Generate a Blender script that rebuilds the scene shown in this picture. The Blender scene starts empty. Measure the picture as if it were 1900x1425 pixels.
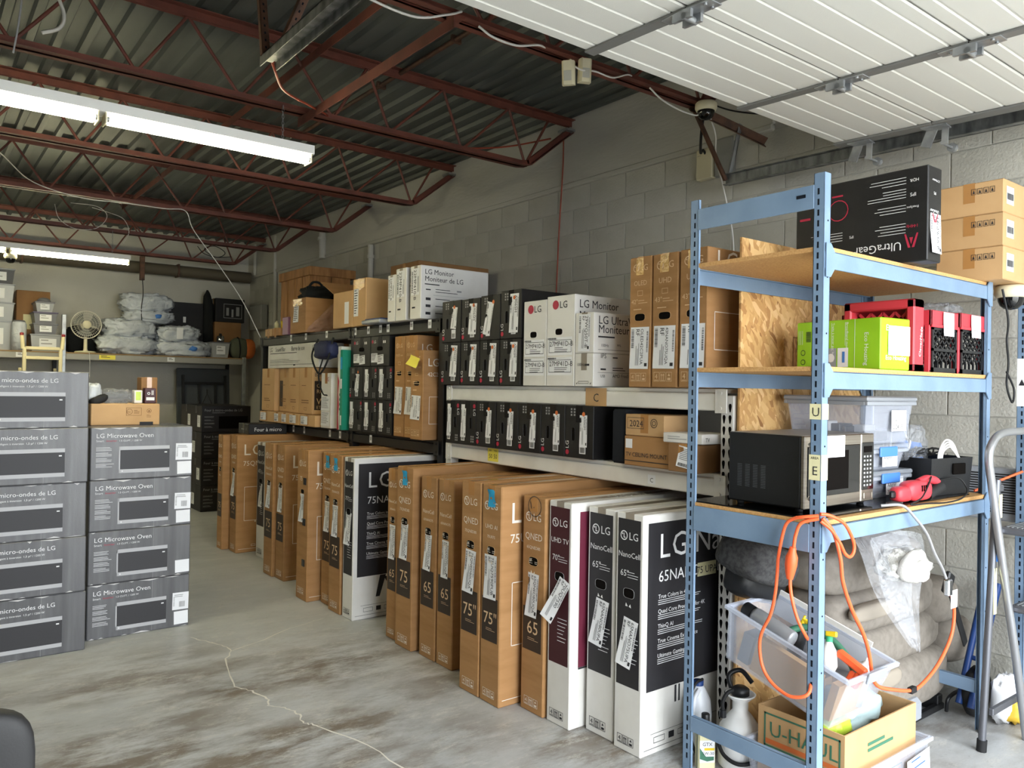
import bpy, math, random
from mathutils import Vector, Matrix, noise
sc = bpy.context.scene
COL = sc.collection
# ---------------------------------------------------------------- camera
EYE = 1.55
th, ph, ro = math.radians(37.6), math.radians(.26), math.radians(.95)
fw = Vector((math.sin(th)*math.cos(ph), math.cos(th)*math.cos(ph), math.sin(ph)))
rt = Vector((math.cos(th), -math.sin(th), 0)); up = rt.cross(fw)
r2 = rt*math.cos(ro)+up*math.sin(ro); u2 = up*math.cos(ro)-rt*math.sin(ro)
cd = bpy.data.cameras.new('camera'); cam = bpy.data.objects.new('camera', cd); COL.objects.link(cam)
cam.matrix_world = Matrix(((r2.x,u2.x,-fw.x,0),(r2.y,u2.y,-fw.y,0),(r2.z,u2.z,-fw.z,EYE),(0,0,0,1)))
cd.sensor_width = 36; cd.lens = 36*1458/1900; cd.clip_start = .05; cd.clip_end = 200
sc.camera = cam
# ---------------------------------------------------------------- sky (bright overcast day seen through the open door)
w = bpy.data.worlds.new('sky'); sc.world = w; w.use_nodes = True
bg = w.node_tree.nodes['Background']; bg.inputs[0].default_value = (.90,.95,1.0,1); bg.inputs[1].default_value = 8.0
# portal in the door opening (adds no light, only guides sky sampling)
pl = bpy.data.lights.new('door_portal','AREA'); pl.shape = 'RECTANGLE'; pl.size = 3.8; pl.size_y = 2.8
po = bpy.data.objects.new('door_portal', pl); COL.objects.link(po); po.location = (2.1,-.95,1.42); po.rotation_euler = (math.radians(-90),0,math.radians(180))
pl.cycles.is_portal = True
TUBE = 34.0
vs = sc.view_settings; vs.view_transform = 'Standard'; vs.look = 'None'; vs.gamma = 1; vs.use_curve_mapping = False; vs.exposure = 0.7
# ---------------------------------------------------------------- helpers
RND = random.Random(7)
def lin(c): c/=255; return c/12.92 if c<=.04045 else ((c+.055)/1.055)**2.4
def rgb(r,g,b): return (lin(r),lin(g),lin(b),1)
M = {}
def mat(name, col, rough=.6, metal=0, col2=None, vs=6, stretch=(1,1,1), bump=0, bs=80, rand=.0, spec=.5, lo=.4, hi=.65, emit=None, es=0, trans=0, alpha=1, det=4, ior=1.45):
    m = bpy.data.materials.new(name); m.use_nodes = True; nt = m.node_tree; N = nt.nodes; L = nt.links
    b = N['Principled BSDF']; b.inputs['Base Color'].default_value = rgb(*col); b.inputs['Roughness'].default_value = rough
    b.inputs['Metallic'].default_value = metal; b.inputs['Specular IOR Level'].default_value = spec; b.inputs['IOR'].default_value = ior
    if trans: b.inputs['Transmission Weight'].default_value = trans
    if alpha<1: b.inputs['Alpha'].default_value = alpha
    if emit: b.inputs['Emission Color'].default_value = rgb(*emit); b.inputs['Emission Strength'].default_value = es
    if col2 or bump or rand:
        tc = N.new('ShaderNodeTexCoord'); mp = N.new('ShaderNodeMapping'); mp.inputs['Scale'].default_value = stretch
        L.new(tc.outputs['Object'], mp.inputs[0])
    out = None
    if col2:
        n = N.new('ShaderNodeTexNoise'); n.inputs['Scale'].default_value = vs; n.inputs['Detail'].default_value = det
        L.new(mp.outputs[0], n.inputs['Vector'])
        r = N.new('ShaderNodeValToRGB'); r.color_ramp.elements[0].position = lo; r.color_ramp.elements[1].position = hi
        r.color_ramp.elements[0].color = rgb(*col); r.color_ramp.elements[1].color = rgb(*col2)
        L.new(n.outputs[0], r.inputs[0]); out = r.outputs[0]
    if rand:
        oi = N.new('ShaderNodeObjectInfo'); h = N.new('ShaderNodeHueSaturation'); mr = N.new('ShaderNodeMapRange')
        mr.inputs[3].default_value = 1-rand; mr.inputs[4].default_value = 1+rand
        L.new(oi.outputs['Random'], mr.inputs[0]); L.new(mr.outputs[0], h.inputs['Value'])
        if out: L.new(out, h.inputs['Color'])
        else: h.inputs['Color'].default_value = rgb(*col)
        out = h.outputs[0]
    if out: L.new(out, b.inputs['Base Color'])
    if bump:
        n = N.new('ShaderNodeTexNoise'); n.inputs['Scale'].default_value = bs; n.inputs['Detail'].default_value = 3
        L.new(mp.outputs[0], n.inputs['Vector']); bp = N.new('ShaderNodeBump'); bp.inputs['Strength'].default_value = bump; bp.inputs['Distance'].default_value = .01
        L.new(n.outputs[0], bp.inputs['Height']); L.new(bp.outputs[0], b.inputs['Normal'])
    M[name] = m; return m

class MB:
    """collects geometry for ONE mesh"""
    def __init__(s): s.v=[]; s.f=[]; s.m=[]; s.sm=[]
    def add(s, vs, fs, mi=0, T=None, sm=False):
        o = len(s.v)
        s.v += [tuple(T@Vector(p)) if T else tuple(p) for p in vs]
        for f in fs: s.f.append(tuple(i+o for i in f)); s.m.append(mi); s.sm.append(sm)
        return s
    def box(s, x0,y0,z0,x1,y1,z1, bev=0, mi=0, T=None):
        if not bev:
            vs=[(x0,y0,z0),(x1,y0,z0),(x1,y1,z0),(x0,y1,z0),(x0,y0,z1),(x1,y0,z1),(x1,y1,z1),(x0,y1,z1)]
            return s.add(vs,[(3,2,1,0),(4,5,6,7),(0,1,5,4),(1,2,6,5),(2,3,7,6),(3,0,4,7)],mi,T)
        vs=[];idx={}
        for a in (0,1):
            for b in (0,1):
                for c in (0,1):
                    X=(x0,x1)[a];Y=(y0,y1)[b];Z=(z0,z1)[c];dx=bev*(1-2*a);dy=bev*(1-2*b);dz=bev*(1-2*c)
                    idx[a,b,c,0]=len(vs);vs.append((X,Y+dy,Z+dz))
                    idx[a,b,c,1]=len(vs);vs.append((X+dx,Y,Z+dz))
                    idx[a,b,c,2]=len(vs);vs.append((X+dx,Y+dy,Z))
        fs=[]
        I=lambda a,b,c,k: idx[a,b,c,k]
        fs+=[(I(0,0,0,0),I(0,0,1,0),I(0,1,1,0),I(0,1,0,0)),(I(1,0,0,0),I(1,1,0,0),I(1,1,1,0),I(1,0,1,0)),
             (I(0,0,0,1),I(1,0,0,1),I(1,0,1,1),I(0,0,1,1)),(I(0,1,0,1),I(0,1,1,1),I(1,1,1,1),I(1,1,0,1)),
             (I(0,0,0,2),I(0,1,0,2),I(1,1,0,2),I(1,0,0,2)),(I(0,0,1,2),I(1,0,1,2),I(1,1,1,2),I(0,1,1,2))]
        for a in (0,1):
            for b in (0,1): fs.append((I(a,b,0,0),I(a,b,1,0),I(a,b,1,1),I(a,b,0,1)))
            for c in (0,1): fs.append((I(a,0,c,0),I(a,1,c,0),I(a,1,c,2),I(a,0,c,2)))
        for b in (0,1):
            for c in (0,1): fs.append((I(0,b,c,1),I(1,b,c,1),I(1,b,c,2),I(0,b,c,2)))
        for a in (0,1):
            for b in (0,1):
                for c in (0,1): fs.append((I(a,b,c,0),I(a,b,c,1),I(a,b,c,2)))
        # orient outward
        cx,cy,cz=(x0+x1)/2,(y0+y1)/2,(z0+z1)/2; out=[]
        for f in fs:
            p=[Vector(vs[i]) for i in f]; n=(p[1]-p[0]).cross(p[2]-p[0]); c=sum(p,Vector())/len(p)-Vector((cx,cy,cz))
            out.append(f if n.dot(c)>0 else tuple(reversed(f)))
        return s.add(vs,out,mi,T)
    def tube(s, pts, r, n=8, mi=0, cap=True, sm=True, T=None):
        pts=[Vector(p) for p in pts]; k=len(pts); rs=r if isinstance(r,(list,tuple)) else [r]*k
        t=(pts[1]-pts[0]).normalized(); a=Vector((0,0,1)) if abs(t.z)<.9 else Vector((1,0,0)); u=t.cross(a).normalized()
        vs=[]
        for i,p in enumerate(pts):
            t2=(pts[min(i+1,k-1)]-pts[max(i-1,0)])
            if t2.length<1e-9: t2=t
            t2.normalize(); u=(u-t2*u.dot(t2)); u=u.normalized() if u.length>1e-6 else t2.orthogonal().normalized(); w_=t2.cross(u); t=t2
            for j in range(n):
                an=2*math.pi*j/n; vs.append(p+(u*math.cos(an)+w_*math.sin(an))*rs[i])
        fs=[(i*n+j,i*n+(j+1)%n,(i+1)*n+(j+1)%n,(i+1)*n+j) for i in range(k-1) for j in range(n)]
        s.add(vs,fs,mi,T,sm)
        if cap:
            s.add(vs[:n],[tuple(reversed(range(n)))],mi,T); s.add(vs[-n:],[tuple(range(n))],mi,T)
        return s
    def lathe(s, prof, n=20, c=(0,0,0), mi=0, T=None, sm=True):
        vs=[(c[0]+r*math.cos(2*math.pi*j/n),c[1]+r*math.sin(2*math.pi*j/n),c[2]+z) for r,z in prof for j in range(n)]
        fs=[(i*n+j,i*n+(j+1)%n,(i+1)*n+(j+1)%n,(i+1)*n+j) for i in range(len(prof)-1) for j in range(n)]
        return s.add(vs,fs,mi,T,sm)
    def prism(s, poly, z0, z1, mi=0, T=None):
        n=len(poly); vs=[(x,y,z0) for x,y in poly]+[(x,y,z1) for x,y in poly]
        return s.add(vs,[tuple(reversed(range(n))),tuple(range(n,2*n))]+[(i,(i+1)%n,(i+1)%n+n,i+n) for i in range(n)],mi,T)
    def grid(s, nu, nv, fn, mi=0, T=None, sm=True, wrapu=False):
        vs=[fn(i/(nu if wrapu else nu-1),j/(nv-1)) for j in range(nv) for i in range(nu)]
        fs=[(j*nu+i,j*nu+(i+1)%nu,(j+1)*nu+(i+1)%nu,(j+1)*nu+i) for j in range(nv-1) for i in range(nu if wrapu else nu-1)]
        return s.add(vs,fs,mi,T,sm)
    def blob(s, c, d, e=.5, nz=0, ns=3, seed=0, n=20, mi=0, T=None, crease=0):
        """superellipsoid with noise: cushions, bags"""
        cx,cy,cz=c; a,b,h=d
        sg=lambda x,p: math.copysign(abs(x)**p,x)
        def fn(u,v):
            la=-math.pi/2+math.pi*v; lo=2*math.pi*u
            p=Vector((sg(math.cos(la),e)*sg(math.cos(lo),e),sg(math.cos(la),e)*sg(math.sin(lo),e),sg(math.sin(la),e)))
            k=1
            if nz: k+=nz*noise.noise(p*ns+Vector((seed*7.3,seed,0)))
            if crease:
                k-=crease*abs(noise.noise(p*ns*2.3+Vector((seed*3.1,5,seed)))); k-=crease*.55*abs(noise.noise(p*ns*5.1+Vector((seed*1.7,9,seed)))); k-=crease*.3*abs(noise.noise(p*ns*11+Vector((seed*2.7,1,seed))))
            return (cx+a*p.x*k,cy+b*p.y*k,cz+h*p.z*k)
        return s.grid(n,n//2+2,fn,mi,T,True,True)
    def build(s, name, mats, parent=None, loc=(0,0,0), rot=None):
        me=bpy.data.meshes.new(name); me.from_pydata(s.v,[],s.f)
        mats=mats if isinstance(mats,(list,tuple)) else [mats]
        for m in mats: me.materials.append(M[m] if isinstance(m,str) else m)
        if len(mats)>1: me.polygons.foreach_set('material_index',s.m)
        if any(s.sm): me.polygons.foreach_set('use_smooth',s.sm)
        me.update(); return link(name,me,parent,loc,rot)
def link(name, me, parent=None, loc=(0,0,0), rot=None):
    o=bpy.data.objects.new(name,me); COL.objects.link(o); o.parent=parent; o.location=loc
    if rot: o.rotation_euler=rot
    return o
def tag(o,label,cat,group=None):
    o['label']=label; o['category']=cat
    if group: o['group']=group
    return o
def struct(o,label=None):
    o['kind']='structure'
    if label: o['label']=label
    return o
def thing(name,label,cat,loc=(0,0,0),rz=0,group=None):
    o=bpy.data.objects.new(name,None); COL.objects.link(o); o.location=loc; o.rotation_euler=(0,0,rz); o.empty_display_size=.05
    return tag(o,label,cat,group)
def cr(pts,n=8):
    """Catmull-Rom samples"""
    P=[Vector(p) for p in pts]; P=[P[0]*2-P[1]]+P+[P[-1]*2-P[-2]]; o=[]
    for i in range(1,len(P)-2):
        a,b,c,d=P[i-1],P[i],P[i+1],P[i+2]
        for k in range(n):
            t=k/n; o.append(.5*((2*b)+(c-a)*t+(2*a-5*b+4*c-d)*t*t+(3*b-a-3*c+d)*t**3))
    o.append(P[-2]); return o
# ---- flat print
_tc={}
def text_geo(t):
    if t in _tc: return _tc[t]
    c=bpy.data.curves.new('t','FONT'); c.body=t; c.size=1; c.resolution_u=2
    o=bpy.data.objects.new('t',c); me=o.to_mesh()
    vs=[(v.co.x,v.co.y) for v in me.vertices]; fs=[tuple(p.vertices) for p in me.polygons]
    o.to_mesh_clear(); bpy.data.objects.remove(o); bpy.data.curves.remove(c)
    wd=max([v[0] for v in vs],default=0); _tc[t]=(vs,fs,wd); return _tc[t]
def flat(items):
    """items -> 2-D verts, faces.  ('t',text,x,y,size[,rot,anchor]) ('r',x0,y0,x1,y1) ('c',x,y,r) ('ring',x,y,r,w) ('o',x0,y0,x1,y1,w) ('p',pts)"""
    V=[];Fc=[]
    def ad(vs,fs):
        o=len(V); V.extend(vs); Fc.extend(tuple(i+o for i in f) for f in fs)
    for it in items:
        k=it[0]
        if k=='t':
            _,t,x,y,sz=it[:5]; rot=math.radians(it[5]) if len(it)>5 else 0; an=it[6] if len(it)>6 else 'l'
            vs,fs,wd=text_geo(t); ox={'l':0,'c':-wd/2,'r':-wd}[an]; c,s_=math.cos(rot),math.sin(rot)
            ad([(x+sz*((a+ox)*c-b*s_),y+sz*((a+ox)*s_+b*c)) for a,b in vs],fs)
        elif k=='r': _,a,b,c,d=it; ad([(a,b),(c,b),(c,d),(a,d)],[(0,1,2,3)])
        elif k=='o':
            _,a,b,c,d,w_=it
            for q in ((a,b,c,b+w_),(a,d-w_,c,d),(a,b,a+w_,d),(c-w_,b,c,d)): ad([(q[0],q[1]),(q[2],q[1]),(q[2],q[3]),(q[0],q[3])],[(0,1,2,3)])
        elif k=='c': _,x,y,r=it; ad([(x+r*math.cos(i*.5236),y+r*math.sin(i*.5236)) for i in range(12)],[tuple(range(12))])
        elif k=='e': _,x,y,r,q=it; ad([(x+r*math.cos(i*.5236),y+q*math.sin(i*.5236)) for i in range(12)],[tuple(range(12))])
        elif k=='ring':
            _,x,y,r,w_=it; n=16
            ad([(x+R_*math.cos(2*math.pi*i/n),y+R_*math.sin(2*math.pi*i/n)) for R_ in (r-w_,r) for i in range(n)],[(i,i+n,(i+1)%n+n,(i+1)%n) for i in range(n)])
        elif k=='p': ad(it[1],[tuple(range(len(it[1])))])
    return V,Fc
def fmat(dims,face):
    dx,dy,dz=dims
    o,s_,t_={'L':((0,dy,0),(0,-1,0),(0,0,1)),'F':((0,0,0),(1,0,0),(0,0,1)),'T':((0,0,dz),(1,0,0),(0,1,0)),'R':((dx,0,0),(0,1,0),(0,0,1)),'B':((dx,dy,0),(-1,0,0),(0,0,1))}[face]
    s_=Vector(s_);t_=Vector(t_);n=s_.cross(t_)
    return Matrix(((s_.x,t_.x,n.x,o[0]),(s_.y,t_.y,n.y,o[1]),(s_.z,t_.z,n.z,o[2]),(0,0,0,1)))
def printed(root,dims,face,items,m,name='lettering',off=.0016,warp=None):
    T=fmat(dims,face)
    big=[it for it in items if it[0]=='t' and it[4]>=.08 and len(it)==5]          # large letters are pieces of their own
    for it in big:
        x=it[2]
        for ch in it[1]:
            if ch==' ': x+=it[4]*.28; continue
            g=text_geo(ch); MB().add([(x+it[4]*a,it[3]+it[4]*b,off) for a,b in g[0]],g[1],0,T).build('letter',m,root); x+=it[4]*(text_geo('H'+ch)[2]-text_geo('H')[2] if ch!=it[1][0] else g[2])+it[4]*(.06 if ch==it[1][0] else 0)
    items=[it for it in items if it not in big]
    if not items: return None
    if name=='lettering':
        tx=[it for it in items if it[0]=='t' and it[4]>=.02]; rest=[it for it in items if it not in tx]
        for it in tx:
            V,Fc=flat([it]); MB().add([(x,y,off) for x,y in V],Fc,0,T).build('lettering',m,root)
        if rest:                                                   # blocks of small print, split where the gap is wide
            cy_=lambda it: it[1][0][1] if it[0]=='p' else (it[3] if it[0]=='t' else it[2])
            rest.sort(key=cy_); grp=[[rest[0]]]
            for it in rest[1:]:
                if cy_(it)-cy_(grp[-1][-1])>.045: grp.append([])
                grp[-1].append(it)
            for g in grp:
                V,Fc=flat(g); MB().add([(x,y,off) for x,y in V],Fc,0,T).build('fine_print',m,root)
        return None
    V,Fc=flat(items); mb=MB()
    mb.add([(x,y,off+(warp(x,y) if warp else 0)) for x,y in V],Fc,0,T)
    return mb.build(name,m,root)
def sheet(root,dims,face,s0,t0,s1,t1,m,name='label',off=.0009,rot=0,curl=0,lift=0,nt=6):
    """thin paper/film; returns (object, warp-map for print)"""
    T=fmat(dims,face); cx,cy=(s0+s1)/2,(t0+t1)/2; c,s_=math.cos(math.radians(rot)),math.sin(math.radians(rot)); hh=(t1-t0)
    def mp(x,y,e=0):
        k=(t1-y)/hh; z=off+lift*k+curl*k*k*.6+curl*.25*math.sin(k*5)*((x-s0)/(s1-s0)-.5)
        X,Y=x-cx,y-cy; return (cx+X*c-Y*s_,cy+X*s_+Y*c,z+e)
    mb=MB()
    if not curl and not lift:
        mb.add([mp(s0,t0),mp(s1,t0),mp(s1,t1),mp(s0,t1)],[(0,1,2,3)],0,T)
    else:
        mb.grid(4,nt,lambda u,v: mp(s0+(s1-s0)*u,t0+hh*v),0,T)
    return mb.build(name,m,root),mp,T
def on_sheet(sh,items,m,name='print',e=.0008):
    o,mp,T=sh; V,Fc=flat(items); mb=MB(); mb.add([mp(x,y,e) for x,y in V],Fc,0,T); return mb.build(name,m,o)
def barcode(x,y,w_,h_,vert=False,seed=1):
    r=random.Random(seed); o=[]; p=0
    L_=h_ if vert else w_
    while p<L_:
        b=L_*r.uniform(.012,.04)
        if vert: o.append(('r',x,y+p,x+w_,min(y+p+b,y+h_)))
        else: o.append(('r',x+p,y,min(x+p+b,x+w_),y+h_))
        p+=b+L_*r.uniform(.012,.035)
    return o
def lines(x,y,w_,n,sp,th_=.003,seed=1,vert=False):
    """rows of type too small to read"""
    r=random.Random(seed); o=[]
    for i in range(n):
        l=w_*r.uniform(.55,1)
        o.append(('r',x+i*sp,y,x+i*sp+th_,y+l) if vert else ('r',x,y-i*sp-th_,x+l,y-i*sp))
    return o
def logo(x,y,s,txt=True):
    """round face mark and letters; s = letter size"""
    r=s*.46; o=[('ring',x,y,r,r*.22),('r',x-r*.12,y-r*.45,x+r*.1,y+r*.5),('r',x-r*.12,y-r*.5,x+r*.4,y-r*.3),('c',x-r*.42,y+r*.3,r*.18)]
    if txt: o.append(('t','LG',x+r*1.35,y-s*.34,s))
    return o
def care(x,y,w_,n=3):
    """row of boxed handling marks"""
    o=[];k=w_/n
    for i in range(n):
        a=x+i*k; o.append(('o',a,y,a+k*.9,y+k*1.15,k*.06))
        if i==0: o.append(('t','4',a+k*.2,y+k*.3,k*.9)); o.append(('r',a+k*.15,y+k*.12,a+k*.75,y+k*.2))
        elif i==1:
            for q in (.22,.52): o+=[('r',a+k*q,y+k*.2,a+k*(q+.1),y+k*.75),('p',[(a+k*(q-.1),y+k*.72),(a+k*(q+.2),y+k*.72),(a+k*(q+.05),y+k*1.0)])]
            o.append(('r',a+k*.15,y+k*.1,a+k*.75,y+k*.17))
        else: o+=[('r',a+k*.2,y+k*.15,a+k*.7,y+k*.45),('p',[(a+k*.25,y+k*.65),(a+k*.65,y+k*.65),(a+k*.45,y+k*1.0)])]
    return o
def body(root,dims,m,bev=.004,name='body',wob=.003,seed=0):
    dx,dy,dz=dims; mb=MB(); mb.box(0,0,0,dx,dy,dz,bev)
    return mb.build(name,m,root)
def carton(name,label,cat,x,y,z,dims,m,rz=0,group=None,tape=True,bev=.004,tm='tape'):
    r=thing(name,label,cat,(x,y,z),rz,group); body(r,dims,m,bev)
    if tape:
        dx,dy,dz=dims; wd=min(.05,min(dx,dy)*.3)
        mb=MB()
        if dx>=dy: mb.box(.0,dy/2-wd/2,dz-.0005,dx,dy/2+wd/2,dz+.0007); mb.box(-.0007,dy/2-wd/2,dz-.09,.0005,dy/2+wd/2,dz)
        else: mb.box(dx/2-wd/2,0,dz-.0005,dx/2+wd/2,dy,dz+.0007); mb.box(dx/2-wd/2,-.0007,dz-.07,dx/2+wd/2,.0005,dz)
        mb.build('tape',tm,r)
    return r
def ship(root,dims,face,sc_,tc_,w_,h_,txt,rf=True,rot=0,curl=.01,lift=0,seed=1,name='shipping_label'):
    """tall label sheet with sideways model code and barcodes"""
    s0,t0=sc_-w_/2,tc_-h_/2
    sh=sheet(root,dims,face,s0,t0,s0+w_,t0+h_,'paper',name,rot=rot,curl=curl,lift=lift)
    it=[('t',txt,s0+w_*.56,t0+h_*.96,min(w_*.36,h_*.86/max(1,text_geo(txt)[2])),-90)]
    if rf: it.append(('t','RF',s0+w_*.3,t0+h_*.96,w_*.28,-90))
    it+=barcode(s0+w_*.05,t0+h_*.5,w_*.14,h_*.45,True,seed)+barcode(s0+w_*.88,t0+h_*.4,w_*.08,h_*.5,True,seed+1)
    it+=lines(s0+w_*.32,t0+h_*.08,h_*.6,3,w_*.07,w_*.02,seed,True)+[('r',s0+w_*.8,t0+h_*.06,s0+w_*.94,t0+h_*.14)]
    on_sheet(sh,it,'ink'); return sh[0]
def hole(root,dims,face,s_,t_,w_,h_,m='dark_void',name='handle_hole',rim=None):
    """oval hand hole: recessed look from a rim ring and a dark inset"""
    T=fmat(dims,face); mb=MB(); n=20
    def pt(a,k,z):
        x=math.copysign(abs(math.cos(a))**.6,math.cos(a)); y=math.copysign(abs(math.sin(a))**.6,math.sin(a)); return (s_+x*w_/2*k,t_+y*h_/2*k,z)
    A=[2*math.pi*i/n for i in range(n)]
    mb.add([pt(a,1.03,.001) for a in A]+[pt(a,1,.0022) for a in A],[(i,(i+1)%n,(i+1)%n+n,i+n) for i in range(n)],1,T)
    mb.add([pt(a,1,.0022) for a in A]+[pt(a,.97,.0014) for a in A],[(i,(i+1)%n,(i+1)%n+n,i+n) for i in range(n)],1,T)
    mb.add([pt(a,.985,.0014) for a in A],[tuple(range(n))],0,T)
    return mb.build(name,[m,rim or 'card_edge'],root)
def copies(proto,placements):
    """obj.copy() of a thing with parts and sub-parts"""
    out=[]
    for loc,rz,label in placements:
        r=proto.copy(); COL.objects.link(r); r.location=loc; r.rotation_euler=(0,0,rz)
        if label: r['label']=label
        for ch in proto.children:
            c=ch.copy(); COL.objects.link(c); c.parent=r
            for g in ch.children: d=g.copy(); COL.objects.link(d); d.parent=c
        out.append(r)
    return out
# ---------------------------------------------------------------- materials
mat('card',(172,130,86),.72,col2=(160,119,76),vs=3,stretch=(1,1,6),bump=.08,bs=300,rand=.07,spec=.25)
mat('card_light',(200,163,118),.72,col2=(189,151,106),vs=3,bump=.06,bs=260,rand=.05,spec=.25)
mat('card_dark',(148,111,74),.72,col2=(136,100,65),vs=3,bump=.06,bs=260,rand=.05,spec=.25)
mat('card_edge',(205,165,115),.8)
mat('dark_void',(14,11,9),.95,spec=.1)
mat('tape',(176,128,76),.18,spec=.6)
mat('tape_dark',(22,21,21),.2,spec=.6)
mat('black_card',(24,23,24),.42,col2=(32,31,31),vs=5,bump=.05,bs=200,rand=.12)
mat('black_print',(38,37,40),.5)
mat('dark_brown_print',(52,40,32),.55)
mat('grey_card',(84,84,86),.3,col2=(106,106,108),vs=2.5,stretch=(9,9,.7),bump=.12,bs=60,rand=.13,lo=.35,hi=.7)
mat('white_card',(226,224,219),.5,col2=(214,211,204),vs=4,bump=.04,bs=200,rand=.03)
mat('maroon',(104,36,56),.5)
mat('maroon_dark',(66,26,34),.5)
mat('paper',(235,236,238),.7,rand=.03)
mat('paper_cream',(228,222,178),.7)
mat('paper_yellow',(240,226,92),.7)
mat('blue_tape',(40,158,205),.45,bump=.2,bs=90)
mat('ink',(42,42,46),.7)
mat('ink_light',(232,232,232),.6)
mat('ink_grey',(150,150,150),.6)
mat('pale_brown_ink',(222,190,150),.7)
mat('pale_white_ink',(236,226,212),.6)
mat('red_ink',(176,40,66),.55)
mat('orange_ink',(206,108,52),.55)
mat('steel_white',(234,232,226),.4,col2=(222,219,212),vs=5,bump=.04,bs=60)
mat('steel_blue',(122,146,172),.36,col2=(112,136,163),vs=6,bump=.05,bs=90,spec=.5)
mat('steel_black',(26,26,27),.45,bump=.05,bs=80)
mat('slot',(24,28,36),.8,spec=.1)
mat('galv',(172,175,177),.36,.6,col2=(138,141,144),vs=9,bump=.05,bs=40)
mat('galv_dark',(128,130,130),.42,.5,col2=(88,90,90),vs=7,stretch=(1,3,1),bump=.08,bs=40)
mat('rust',(104,74,58),.6,.4,col2=(74,56,46),vs=14,bump=.2,bs=60)
mat('joist_red',(112,62,50),.55,col2=(92,52,43),vs=7,bump=.1,bs=50)
mat('deck',(104,108,105),.5,.35,col2=(84,88,85),vs=1.4,stretch=(2.2,.35,1),bump=.05,bs=30)
mat('concrete_paint',(196,194,185),.75,col2=(184,182,172),vs=2.5,bump=.45,bs=70,rand=.008)
mat('concrete_smooth',(200,198,190),.8,col2=(186,184,176),vs=1.2,stretch=(1,.5,2),bump=.25,bs=25,det=8)
mat('back_paint',(206,204,194),.8,col2=(196,193,182),vs=1.5,bump=.2,bs=40)
mat('mortar',(200,198,190),.85)
mat('door_white',(216,216,210),.45,bump=.12,bs=300,rand=.015)
mat('white_enamel',(238,238,234),.35)
mat('cream_plastic',(222,214,184),.4)
mat('white_plastic',(236,236,234),.4)
mat('grey_plastic',(150,154,160),.4)
mat('black_plastic',(26,27,29),.42,bump=.04,bs=120)
mat('black_rubber',(22,22,23),.7)
mat('glass_black',(8,9,10),.08,spec=.7)
mat('stainless',(168,160,148),.3,.9,col2=(150,142,132),vs=3,stretch=(.6,1,30))
mat('chrome',(205,205,205),.15,1)
mat('red_plastic',(204,60,70),.42)
mat('orange_plastic',(240,98,52),.45)
mat('green_card',(148,202,32),.4,rand=.02)
mat('teal_card',(24,138,112),.5)
mat('blue_plastic',(72,128,204),.4)
mat('blue_dark',(28,62,122),.45)
mat('green_plastic',(60,170,120),.45)
mat('green_dark',(60,112,88),.5)
mat('yellow_plastic',(232,200,38),.45)
mat('fabric_grey',(142,135,126),.95,col2=(131,124,115),vs=30,bump=.35,bs=500,spec=.1)
mat('fabric_dark',(78,78,78),.95,col2=(60,60,61),vs=60,bump=.4,bs=400,spec=.1)
mat('foam',(44,46,50),.98,bump=.5,bs=700,spec=.05)
mat('blanket',(222,220,214),.95,col2=(176,174,168),vs=22,bump=.4,bs=200,lo=.48,hi=.54)
mat('poly_bag',(205,210,216),.32,col2=(188,194,202),vs=3,bump=.5,bs=14,rand=.05)
mat('cloth_black',(24,26,26),.9,bump=.4,bs=60)
mat('wood_pine',(176,128,78),.7,col2=(140,96,56),vs=3,stretch=(8,8,1),bump=.15,bs=60)
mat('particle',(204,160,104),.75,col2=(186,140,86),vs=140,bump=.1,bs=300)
mat('cable_white',(226,224,220),.45)
mat('cable_black',(24,24,25),.5)
mat('cable_grey',(150,150,152),.45)
mat('cable_red',(150,66,46),.5)
mat('cable_orange',(240,104,58),.42)
mat('aluminium',(176,178,182),.34,.8)
mat('aluminium_dark',(112,114,120),.4,.7)
mat('cream_metal',(224,212,170),.45)
mat('amber',(226,120,30),.5)
mat('orange_cloth',(196,104,44),.8)
mat('duct_paint',(92,84,70),.7,bump=.15,bs=30)
mat('crack_fill',(222,219,210),.9)
mat('red_dark',(130,24,34),.5)
mat('steel_top',(150,148,144),.4,.6)
mat('slot_grey',(70,72,76),.6)
mat('bag_blue',(190,214,218),.4,bump=.4,bs=20)
mat('lime_bag',(190,216,70),.4,bump=.4,bs=20)
mat('can_grey',(150,152,156),.35,.3)
mat('jug_white',(216,220,226),.35)
mat('fabric_light',(160,151,138),.95,bump=.35,bs=500,spec=.1)
mat('mustard',(196,160,50),.5,bump=.3,bs=20)
mat('blue_ink',(60,100,170),.6)
mat('ink_silver',(176,176,178),.4)
mat('shelf_grey',(158,156,150),.5)
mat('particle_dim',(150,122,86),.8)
mat('fan_blade',(110,112,108),.5)
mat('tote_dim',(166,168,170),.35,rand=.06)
mat('tote_grey',(118,118,124),.4,rand=.06)
mat('tote_purple',(92,84,112),.4)
mat('bag_green',(86,90,74),.8)
mat('table_grey',(72,76,80),.7)
mat('chair_black',(34,34,35),.6,bump=.04,bs=200)
mat('lens_grey',(190,188,176),.3)
mat('grey_dim',(150,150,146),.5)
mat('pipe_white',(198,196,188),.6)
mat('stile_grey',(112,112,110),.5)
mat('scuff_white',(206,204,202),.7)
mat('mauve',(150,110,140),.5)
mat('navy',(26,34,70),.7,bump=.3,bs=40)
mat('ink_brown',(120,84,44),.7)
mat('pink_film',(196,160,150),.12,alpha=.35,bump=.6,bs=22)
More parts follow.
